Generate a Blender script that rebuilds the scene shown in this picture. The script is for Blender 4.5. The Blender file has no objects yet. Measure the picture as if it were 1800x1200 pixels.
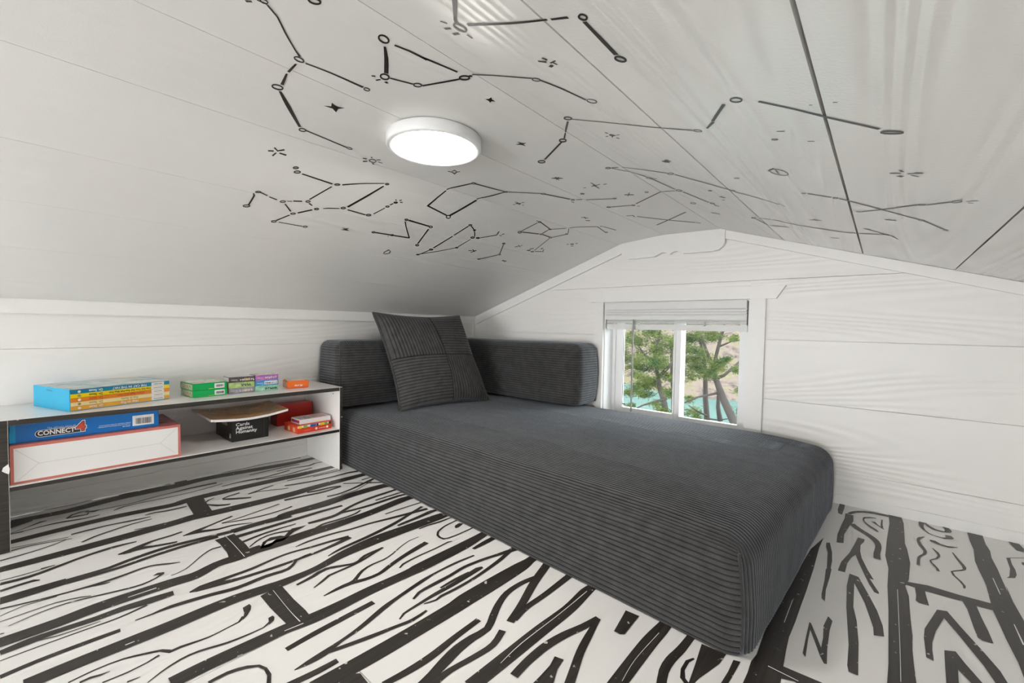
import bpy, bmesh, math, random
from mathutils import Vector, Matrix, noise
from mathutils.geometry import tessellate_polygon

random.seed(7)
SC = bpy.context.scene
COL = SC.collection

# ------------------------------------------------------------------ camera, world, lights, exposure
cam_d = bpy.data.cameras.new('camera')
cam_d.sensor_width = 36.0
cam_d.lens = 15.2573
cam_d.clip_start = 0.02
cam_d.clip_end = 2000
cam = bpy.data.objects.new('camera', cam_d)
COL.objects.link(cam)
cam.matrix_world = Matrix(((0.7582024, -0.0365444, 0.6509943, 1.78828),
                           (0.6517740, 0.0150981, -0.7582629, -1.767274),
                           (0.0178815, 0.9992180, 0.0352661, 0.56),
                           (0, 0, 0, 1)))
SC.camera = cam

world = bpy.data.worlds.new('world')
SC.world = world
world.use_nodes = True
bg = world.node_tree.nodes['Background']
bg.inputs[0].default_value = (0.95, 0.975, 1.0, 1)
bg.inputs[1].default_value = 12.5
SC.view_settings.view_transform = 'Standard'
SC.view_settings.look = 'None'
SC.view_settings.gamma = 1.0
SC.view_settings.use_curve_mapping = False
SC.view_settings.exposure = -0.03
LAMP_STRENGTH = 58.0
# added fill: unseen area light behind the camera, evening out the room's brightness
fill_light_d = bpy.data.lights.new('unseen_fill_light', 'AREA')
fill_light_d.shape = 'RECTANGLE'; fill_light_d.size = 2.6; fill_light_d.size_y = 1.5
fill_light_d.energy = 105.0
fill_light_d.color = (1.0, 0.975, 0.94)
fill_light = bpy.data.objects.new('unseen_fill_light', fill_light_d)
COL.objects.link(fill_light)
fill_light.location = (1.9, -7.6, 0.2)
fill_light.rotation_euler = (math.radians(90), 0, 0)

# ------------------------------------------------------------------ material helpers
MATS = {}
def nodes_of(name):
    m = bpy.data.materials.new(name)
    m.use_nodes = True
    nt = m.node_tree
    return m, nt, nt.nodes['Principled BSDF'], nt.nodes, nt.links

def plain(name, col, rough=0.5, spec=0.5, metal=0.0, mottle=0.06, scale=40.0, bump=0.0):
    if name in MATS: return MATS[name]
    m, nt, b, N, L = nodes_of(name)
    b.inputs['Roughness'].default_value = rough
    b.inputs['Specular IOR Level'].default_value = spec
    b.inputs['Metallic'].default_value = metal
    tc = N.new('ShaderNodeTexCoord'); nz = N.new('ShaderNodeTexNoise')
    nz.inputs['Scale'].default_value = scale; nz.inputs['Detail'].default_value = 3
    L.new(tc.outputs['Object'], nz.inputs['Vector'])
    mx = N.new('ShaderNodeMix'); mx.data_type = 'RGBA'
    mx.inputs[6].default_value = tuple(max(0, c*(1-mottle)) for c in col)+(1,)
    mx.inputs[7].default_value = tuple(min(1, c*(1+mottle)) for c in col)+(1,)
    L.new(nz.outputs['Fac'], mx.inputs[0]); L.new(mx.outputs[2], b.inputs['Base Color'])
    if bump:
        bp = N.new('ShaderNodeBump'); bp.inputs['Strength'].default_value = bump; bp.inputs['Distance'].default_value = 0.001
        L.new(nz.outputs['Fac'], bp.inputs['Height']); L.new(bp.outputs[0], b.inputs['Normal'])
    MATS[name] = m
    return m

def grain_paint(name, col, axis, rough, bump, gscale=1.0, spec=0.5, dist=0.002, freq=80.0, stretch=0.9):
    """painted softwood: growth-ring relief running along `axis` (0=x, 1=y)"""
    m, nt, b, N, L = nodes_of(name)
    b.inputs['Roughness'].default_value = rough
    b.inputs['Specular IOR Level'].default_value = spec
    tc = N.new('ShaderNodeTexCoord'); mp = N.new('ShaderNodeMapping')
    sc = [9.0, 9.0, 9.0]; sc[axis] = stretch
    mp.inputs['Scale'].default_value = [s*gscale for s in sc]
    L.new(tc.outputs['Object'], mp.inputs['Vector'])
    oi = N.new('ShaderNodeObjectInfo'); mu = N.new('ShaderNodeMath'); mu.operation = 'MULTIPLY'; mu.inputs[1].default_value = 37.0
    L.new(oi.outputs['Random'], mu.inputs[0])
    cb = N.new('ShaderNodeCombineXYZ')
    for i in range(3): L.new(mu.outputs[0], cb.inputs[i])
    ad = N.new('ShaderNodeVectorMath'); ad.operation = 'ADD'
    L.new(mp.outputs[0], ad.inputs[0]); L.new(cb.outputs[0], ad.inputs[1])
    n1 = N.new('ShaderNodeTexNoise'); n1.inputs['Scale'].default_value = 0.55; n1.inputs['Detail'].default_value = 1.0
    n1.inputs['Roughness'].default_value = 0.4
    L.new(ad.outputs[0], n1.inputs['Vector'])
    m1 = N.new('ShaderNodeMath'); m1.operation = 'MULTIPLY'; m1.inputs[1].default_value = freq
    L.new(n1.outputs['Fac'], m1.inputs[0])
    m2 = N.new('ShaderNodeMath'); m2.operation = 'SINE'; L.new(m1.outputs[0], m2.inputs[0])
    n2 = N.new('ShaderNodeTexNoise'); n2.inputs['Scale'].default_value = 260.0; n2.inputs['Detail'].default_value = 2
    L.new(tc.outputs['Object'], n2.inputs['Vector'])
    m3 = N.new('ShaderNodeMath'); m3.operation = 'MULTIPLY_ADD'; m3.inputs[1].default_value = 0.35
    L.new(n2.outputs['Fac'], m3.inputs[0]); L.new(m2.outputs[0], m3.inputs[2])
    bp = N.new('ShaderNodeBump'); bp.inputs['Strength'].default_value = bump; bp.inputs['Distance'].default_value = dist
    L.new(m3.outputs[0], bp.inputs['Height']); L.new(bp.outputs[0], b.inputs['Normal'])
    n3 = N.new('ShaderNodeTexNoise'); n3.inputs['Scale'].default_value = 3.0
    L.new(tc.outputs['Object'], n3.inputs['Vector'])
    mx = N.new('ShaderNodeMix'); mx.data_type = 'RGBA'
    mx.inputs[6].default_value = tuple(c*0.97 for c in col)+(1,); mx.inputs[7].default_value = tuple(min(1, c*1.02) for c in col)+(1,)
    L.new(n3.outputs['Fac'], mx.inputs[0]); L.new(mx.outputs[2], b.inputs['Base Color'])
    MATS[name] = m
    return m

WALL = (0.875, 0.857, 0.828)
M_CEIL = grain_paint('ceiling_paint', (0.875, 0.86, 0.835), 1, 0.30, 0.22)
M_CEILM = grain_paint('ceiling_paint_medium', (0.875, 0.86, 0.835), 1, 0.34, 0.22, dist=0.0012, freq=190.0, stretch=0.3)
M_CEILR = grain_paint('ceiling_paint_coarse', (0.875, 0.86, 0.835), 1, 0.20, 0.5, dist=0.0016, freq=150.0, stretch=0.4)
M_WALLX = grain_paint('wall_paint_gable', WALL, 0, 0.40, 0.26, 1.0, dist=0.0012, freq=190.0)
M_WALLY = grain_paint('wall_paint_side', WALL, 1, 0.40, 0.26, 1.0, dist=0.0012, freq=190.0)
M_FLOOR = grain_paint('floor_paint', (0.87, 0.855, 0.835), 1, 0.36, 0.10, 1.2, freq=190.0)
M_TRIM = plain('trim_paint', (0.875, 0.86, 0.835), 0.35, mottle=0.02)
M_GAP = plain('joint_shadow_board', (0.25, 0.22, 0.19), 0.9)
M_VINYL = plain('white_vinyl', (0.86, 0.86, 0.86), 0.3, mottle=0.015)
M_BLIND = plain('blind_white', (0.78, 0.775, 0.76), 0.45, mottle=0.02)

def worn_black(name, chips):
    m, nt, b, N, L = nodes_of(name)
    tc = N.new('ShaderNodeTexCoord')
    b.inputs['Roughness'].default_value = 0.34
    mp = N.new('ShaderNodeMapping'); mp.inputs['Scale'].default_value = (160, 7, 160)
    L.new(tc.outputs['Object'], mp.inputs['Vector'])
    st = N.new('ShaderNodeTexNoise'); st.inputs['Scale'].default_value = 1.0; st.inputs['Detail'].default_value = 3
    L.new(mp.outputs[0], st.inputs['Vector'])
    c1 = N.new('ShaderNodeValToRGB')
    c1.color_ramp.elements[0].position = 0.3; c1.color_ramp.elements[0].color = (0.016, 0.013, 0.011, 1)
    c1.color_ramp.elements[1].position = 0.75; c1.color_ramp.elements[1].color = (0.05, 0.042, 0.036, 1)
    L.new(st.outputs['Fac'], c1.inputs[0])
    nz = N.new('ShaderNodeTexNoise'); nz.inputs['Scale'].default_value = 70; nz.inputs['Detail'].default_value = 5
    L.new(tc.outputs['Object'], nz.inputs['Vector'])
    c2 = N.new('ShaderNodeValToRGB')
    c2.color_ramp.elements[0].position = 1-chips; c2.color_ramp.elements[0].color = (0, 0, 0, 1)
    c2.color_ramp.elements[1].position = 1-chips+0.02; c2.color_ramp.elements[1].color = (1, 1, 1, 1)
    L.new(nz.outputs['Fac'], c2.inputs[0])
    mx = N.new('ShaderNodeMix'); mx.data_type = 'RGBA'
    L.new(c2.outputs[0], mx.inputs[0]); L.new(c1.outputs[0], mx.inputs[6]); mx.inputs[7].default_value = (0.6, 0.57, 0.53, 1)
    L.new(mx.outputs[2], b.inputs['Base Color'])
    rr = N.new('ShaderNodeMath'); rr.operation = 'MULTIPLY_ADD'; rr.inputs[1].default_value = 0.2; rr.inputs[2].default_value = 0.26
    L.new(st.outputs['Fac'], rr.inputs[0]); L.new(rr.outputs[0], b.inputs['Roughness'])
    MATS[name] = m
    return m
M_BLACK = worn_black('black_floor_paint', 0.325)
M_BLACKSHELF = worn_black('black_edge_paint', 0.30)
M_STROKE = plain('black_ceiling_paint', (0.02, 0.017, 0.015), 0.33, mottle=0.3, scale=120)

def corduroy(name, col, sheen, tint):
    m, nt, b, N, L = nodes_of(name)
    tc = N.new('ShaderNodeTexCoord')
    b.inputs['Roughness'].default_value = 0.95
    b.inputs['Specular IOR Level'].default_value = 0.15
    b.inputs['Sheen Weight'].default_value = sheen
    b.inputs['Sheen Roughness'].default_value = 0.42
    b.inputs['Sheen Tint'].default_value = tint
    nz = N.new('ShaderNodeTexNoise'); nz.inputs['Scale'].default_value = 900; nz.inputs['Detail'].default_value = 2
    L.new(tc.outputs['Object'], nz.inputs['Vector'])
    n2 = N.new('ShaderNodeTexNoise'); n2.inputs['Scale'].default_value = 34; n2.inputs['Detail'].default_value = 4
    L.new(tc.outputs['Object'], n2.inputs['Vector'])
    mul = N.new('ShaderNodeMath'); mul.operation = 'MULTIPLY'
    L.new(nz.outputs['Fac'], mul.inputs[0]); L.new(n2.outputs['Fac'], mul.inputs[1])
    cr = N.new('ShaderNodeValToRGB')
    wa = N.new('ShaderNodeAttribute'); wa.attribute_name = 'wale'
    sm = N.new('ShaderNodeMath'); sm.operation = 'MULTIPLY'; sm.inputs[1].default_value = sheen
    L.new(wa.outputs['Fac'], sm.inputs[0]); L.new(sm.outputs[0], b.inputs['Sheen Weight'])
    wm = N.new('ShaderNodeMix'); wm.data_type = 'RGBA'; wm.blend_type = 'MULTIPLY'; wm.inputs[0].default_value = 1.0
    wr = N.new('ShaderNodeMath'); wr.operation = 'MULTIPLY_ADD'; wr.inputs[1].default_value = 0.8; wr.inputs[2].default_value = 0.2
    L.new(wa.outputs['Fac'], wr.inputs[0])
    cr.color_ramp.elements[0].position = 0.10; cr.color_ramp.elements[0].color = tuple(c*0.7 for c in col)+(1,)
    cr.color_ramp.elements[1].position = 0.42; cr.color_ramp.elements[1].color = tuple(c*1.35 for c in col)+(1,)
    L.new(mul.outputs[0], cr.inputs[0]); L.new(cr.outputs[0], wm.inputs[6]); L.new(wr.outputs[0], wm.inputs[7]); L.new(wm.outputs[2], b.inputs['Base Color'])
    bp = N.new('ShaderNodeBump'); bp.inputs['Strength'].default_value = 0.5; bp.inputs['Distance'].default_value = 0.0008
    L.new(nz.outputs['Fac'], bp.inputs['Height']); L.new(bp.outputs[0], b.inputs['Normal'])
    MATS[name] = m
    return m
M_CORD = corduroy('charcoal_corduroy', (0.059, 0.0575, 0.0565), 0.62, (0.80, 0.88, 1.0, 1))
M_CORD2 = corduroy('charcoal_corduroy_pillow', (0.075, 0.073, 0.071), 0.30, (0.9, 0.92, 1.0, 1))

def printed(name, cols, scale, rough=0.35):
    """busy printed card: several inks broken up by noise"""
    m, nt, b, N, L = nodes_of(name)
    b.inputs['Roughness'].default_value = rough
    tc = N.new('ShaderNodeTexCoord'); nz = N.new('ShaderNodeTexNoise')
    nz.inputs['Scale'].default_value = scale; nz.inputs['Detail'].default_value = 3
    L.new(tc.outputs['Object'], nz.inputs['Vector'])
    cr = N.new('ShaderNodeValToRGB'); e = cr.color_ramp.elements
    n = len(cols)
    while len(e) < n: e.new(0.5)
    for i, c in enumerate(cols):
        e[i].position = 0.3+0.4*i/(n-1); e[i].color = c+(1,)
    L.new(nz.outputs['Fac'], cr.inputs[0]); L.new(cr.outputs[0], b.inputs['Base Color'])
    MATS[name] = m
    return m

# ------------------------------------------------------------------ mesh helpers
def link(name, me, mat, parent=None, loc=None):
    o = bpy.data.objects.new(name, me)
    COL.objects.link(o)
    if mat is not None: me.materials.append(mat)
    if parent is not None: o.parent = parent
    if loc: o.location = loc
    return o

def obj(name, bm, mat, parent=None, loc=None, smooth=False):
    me = bpy.data.meshes.new(name)
    bm.normal_update()
    bm.to_mesh(me); bm.free()
    if smooth:
        for p in me.polygons: p.use_smooth = True
    return link(name, me, mat, parent, loc)

def pyobj(name, vs, fs, mat, parent=None, loc=None, smooth=False):
    me = bpy.data.meshes.new(name)
    me.from_pydata(vs, [], fs); me.update()
    if smooth:
        for p in me.polygons: p.use_smooth = True
    return link(name, me, mat, parent, loc)

def empty(name, loc=(0, 0, 0), rz=0.0):
    o = bpy.data.objects.new(name, None)
    o.empty_display_size = 0.05
    COL.objects.link(o); o.location = loc; o.rotation_euler = (0, 0, rz)
    return o

def tag(o, label=None, cat=None, group=None, kind=None):
    if label: o['label'] = label
    if cat: o['category'] = cat
    if group: o['group'] = group
    if kind: o['kind'] = kind
    return o

def box(bm, x0, x1, y0, y1, z0, z1, bev=0.0):
    r = bmesh.ops.create_cube(bm, size=1.0)
    vs = r['verts']
    for v in vs:
        v.co = Vector((x0+(v.co.x+0.5)*(x1-x0), y0+(v.co.y+0.5)*(y1-y0), z0+(v.co.z+0.5)*(z1-z0)))
    if bev > 0:
        es = list({e for v in vs for e in v.link_edges})
        bmesh.ops.bevel(bm, geom=es, offset=bev, segments=2, affect='EDGES')
    return bm

def bx(name, dims, mat, parent=None, bev=0.0):
    bm = bmesh.new(); box(bm, *dims, bev=bev)
    return obj(name, bm, mat, parent)

def prism(bm, poly, y0, y1):
    """poly in (x,z), extruded along y"""
    a = [bm.verts.new((x, y0, z)) for x, z in poly]
    b = [bm.verts.new((x, y1, z)) for x, z in poly]
    n = len(poly)
    try:
        bm.faces.new(a[::-1]); bm.faces.new(b)
    except ValueError: pass
    for i in range(n):
        j = (i+1) % n
        bm.faces.new((a[i], a[j], b[j], b[i]))
    bmesh.ops.recalc_face_normals(bm, faces=bm.faces[:])

def tube_mesh(bm, pts, rads, sides=8):
    rings = []
    up = Vector((0.13, 0.21, 0.97))
    for i, p in enumerate(pts):
        p = Vector(p)
        t = (Vector(pts[min(i+1, len(pts)-1)])-Vector(pts[max(i-1, 0)])).normalized()
        a = t.cross(up)
        if a.length < 1e-3: a = t.cross(Vector((1, 0, 0)))
        a.normalize(); b = t.cross(a).normalized()
        r = rads[i] if isinstance(rads, (list, tuple)) else rads
        rings.append([bm.verts.new(p+a*math.cos(2*math.pi*k/sides)*r+b*math.sin(2*math.pi*k/sides)*r) for k in range(sides)])
    for i in range(len(rings)-1):
        for k in range(sides):
            bm.faces.new((rings[i][k], rings[i][(k+1) % sides], rings[i+1][(k+1) % sides], rings[i+1][k]))
    bm.faces.new(rings[0][::-1]); bm.faces.new(rings[-1])
    bmesh.ops.recalc_face_normals(bm, faces=bm.faces[:])

def text(name, body, size, mat, parent, mw, align='LEFT', bold=0.0, sx=1.0, spacing=1.0, fit=None):
    cu = bpy.data.curves.new(name, 'FONT')
    cu.body = body; cu.size = size; cu.align_x = align; cu.align_y = 'CENTER'
    cu.extrude = 0.0; cu.offset = bold*size; cu.resolution_u = 2; cu.space_character = spacing; cu.space_line = 0.82
    t = bpy.data.objects.new(name, cu); COL.objects.link(t)
    dg = bpy.context.evaluated_depsgraph_get()
    me = bpy.data.meshes.new_from_object(t.evaluated_get(dg))
    me.name = name
    bpy.data.objects.remove(t); bpy.data.curves.remove(cu)
    if fit:
        xs = [v.co.x for v in me.vertices]; sx = fit/(max(xs)-min(xs))
    for v in me.vertices: v.co.x *= sx
    me.transform(mw)
    me.materials.clear()
    return link(name, me, mat, parent)

def face_mat(o, u, v):
    """matrix putting text origin at o, writing along u, up along v"""
    o, u, v = Vector(o), Vector(u).normalized(), Vector(v).normalized()
    n = u.cross(v)
    return Matrix(((u.x, v.x, n.x, o.x), (u.y, v.y, n.y, o.y), (u.z, v.z, n.z, o.z), (0, 0, 0, 1)))

# ------------------------------------------------------------------ room profile (gable section, x -> ceiling height)
PROF = [(-0.05, 0.59475), (0.11, 0.6509), (0.30, 0.7176), (0.496, 0.7864), (0.685, 0.8528), (0.89, 0.9248),
        (1.09, 0.9425), (1.305, 0.939), (1.51, 0.87443), (1.727, 0.80607), (1.932, 0.7415), (2.25, 0.641325)]
def zc(x):
    for (a, za), (b, zb) in zip(PROF[:-1], PROF[1:]):
        if x <= b: return za+(zb-za)*(x-a)/(b-a)
    return PROF[-1][1]
YB = -4.6        # how far the loft runs on behind the camera
XR = 2.25

# ------------------------------------------------------------------ floor
floor = tag(empty('floor'), kind='structure')
bx('subfloor', (-0.05, XR, YB, 0.0, -0.06, -0.018), M_GAP, floor)
PX = [-0.05]+[round(-0.002+0.1656*k, 4) for k in range(0, 14)]+[XR]
planks = []
for i in range(len(PX)-1):
    a, b = PX[i]+0.0006, PX[i+1]-0.0006
    if b-a < 0.01: continue
    cut = -1.405 if i % 2 == 0 else -0.45
    if i == 11: cut = -0.945
    for y0, y1 in ((YB, cut-0.0006), (cut+0.0006, 0.0)):
        p = bx('floor_plank', (a, b, y0, y1, -0.018, 0.0), M_FLOOR, floor, 0.0004)
        planks.append((a, b, y0, y1, p))

def resample(pts, closed=False, step=0.012):
    if len(pts) < 3:
        return pts
    out = []
    n = len(pts)
    for i in range(n-1):
        p1, p2 = pts[i], pts[i+1]
        if closed:
            p0 = pts[i-1] if i else pts[n-2]; p3 = pts[i+2] if i+2 < n else pts[1]
        else:
            p0 = pts[i-1] if i else p1; p3 = pts[i+2] if i+2 < n else p2
        d = math.hypot(p2[0]-p1[0], p2[1]-p1[1])
        k = max(1, min(8, int(d/step)))
        for j in range(k):
            t = j/k
            q = []
            for c in range(3):
                a, b, cc, dd = p0[c], p1[c], p2[c], p3[c]
                v = 0.5*(2*b+(cc-a)*t+(2*a-5*b+4*cc-dd)*t*t+(3*b-a-3*cc+dd)*t**3)
                q.append(v)
            q[2] = max(q[2], 0.0008)
            out.append(tuple(q))
    out.append(pts[-1])
    return out

def parse(s):
    res = []
    for ln in s.strip().split('\n'):
        if ln[0] == '@': res.append((ln[1:], [])); continue
        pts = [tuple(int(v)/1e4 for v in t.split(',')) for t in ln[2:].split()]
        if len(pts) > 1: res[-1][1].append((ln[0], pts))
    return res

def stroke_geo(vs, fs, kind, pts, zf):
    n0 = len(vs)
    if kind == 'P':
        for x, y in pts: vs.append((x, y, zf(x)))
        tri = tessellate_polygon([[Vector((x, y, 0)) for x, y in pts]])
        for t in tri:
            a, b, c = (pts[i] for i in t)
            ar = (b[0]-a[0])*(c[1]-a[1])-(c[0]-a[0])*(b[1]-a[1])
            fs.append(tuple(n0+i for i in (t if ar > 0 else t[::-1])))
        return
    pts = resample(pts, kind == 'C')
    if kind != 'C' and len(pts) == 2:
        (x0, y0, w0), (x1, y1, w1) = pts
        k = max(1, int(math.hypot(x1-x0, y1-y0)/0.03))
        pts = [(x0+(x1-x0)*j/k, y0+(y1-y0)*j/k, w0+(w1-w0)*j/k) for j in range(k+1)]
    n = len(pts)
    for i, (x, y, w) in enumerate(pts):
        a = pts[i-1] if i else pts[0]; b = pts[i+1] if i < n-1 else pts[-1]
        if kind == 'C' and i in (0, n-1): a = pts[n-2]; b = pts[1]
        tx, ty = b[0]-a[0], b[1]-a[1]
        l = math.hypot(tx, ty) or 1e-6
        tx /= l; ty /= l
        # miter
        s = 1.0
        if 0 < i < n-1:
            t1x, t1y = x-pts[i-1][0], y-pts[i-1][1]
            l1 = math.hypot(t1x, t1y) or 1e-6
            cs = (t1x*tx+t1y*ty)/l1
            s = min(1.5, 1.0/max(0.5, cs))
        h = w*0.5*s
        xa, ya, xb, yb = x-ty*h, y+tx*h, x+ty*h, y-tx*h
        vs.append((xa, ya, zf(xa))); vs.append((xb, yb, zf(xb)))
    for i in range(n-1):
        a = n0+2*i
        fs.append((a, a+1, a+3, a+2))

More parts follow.
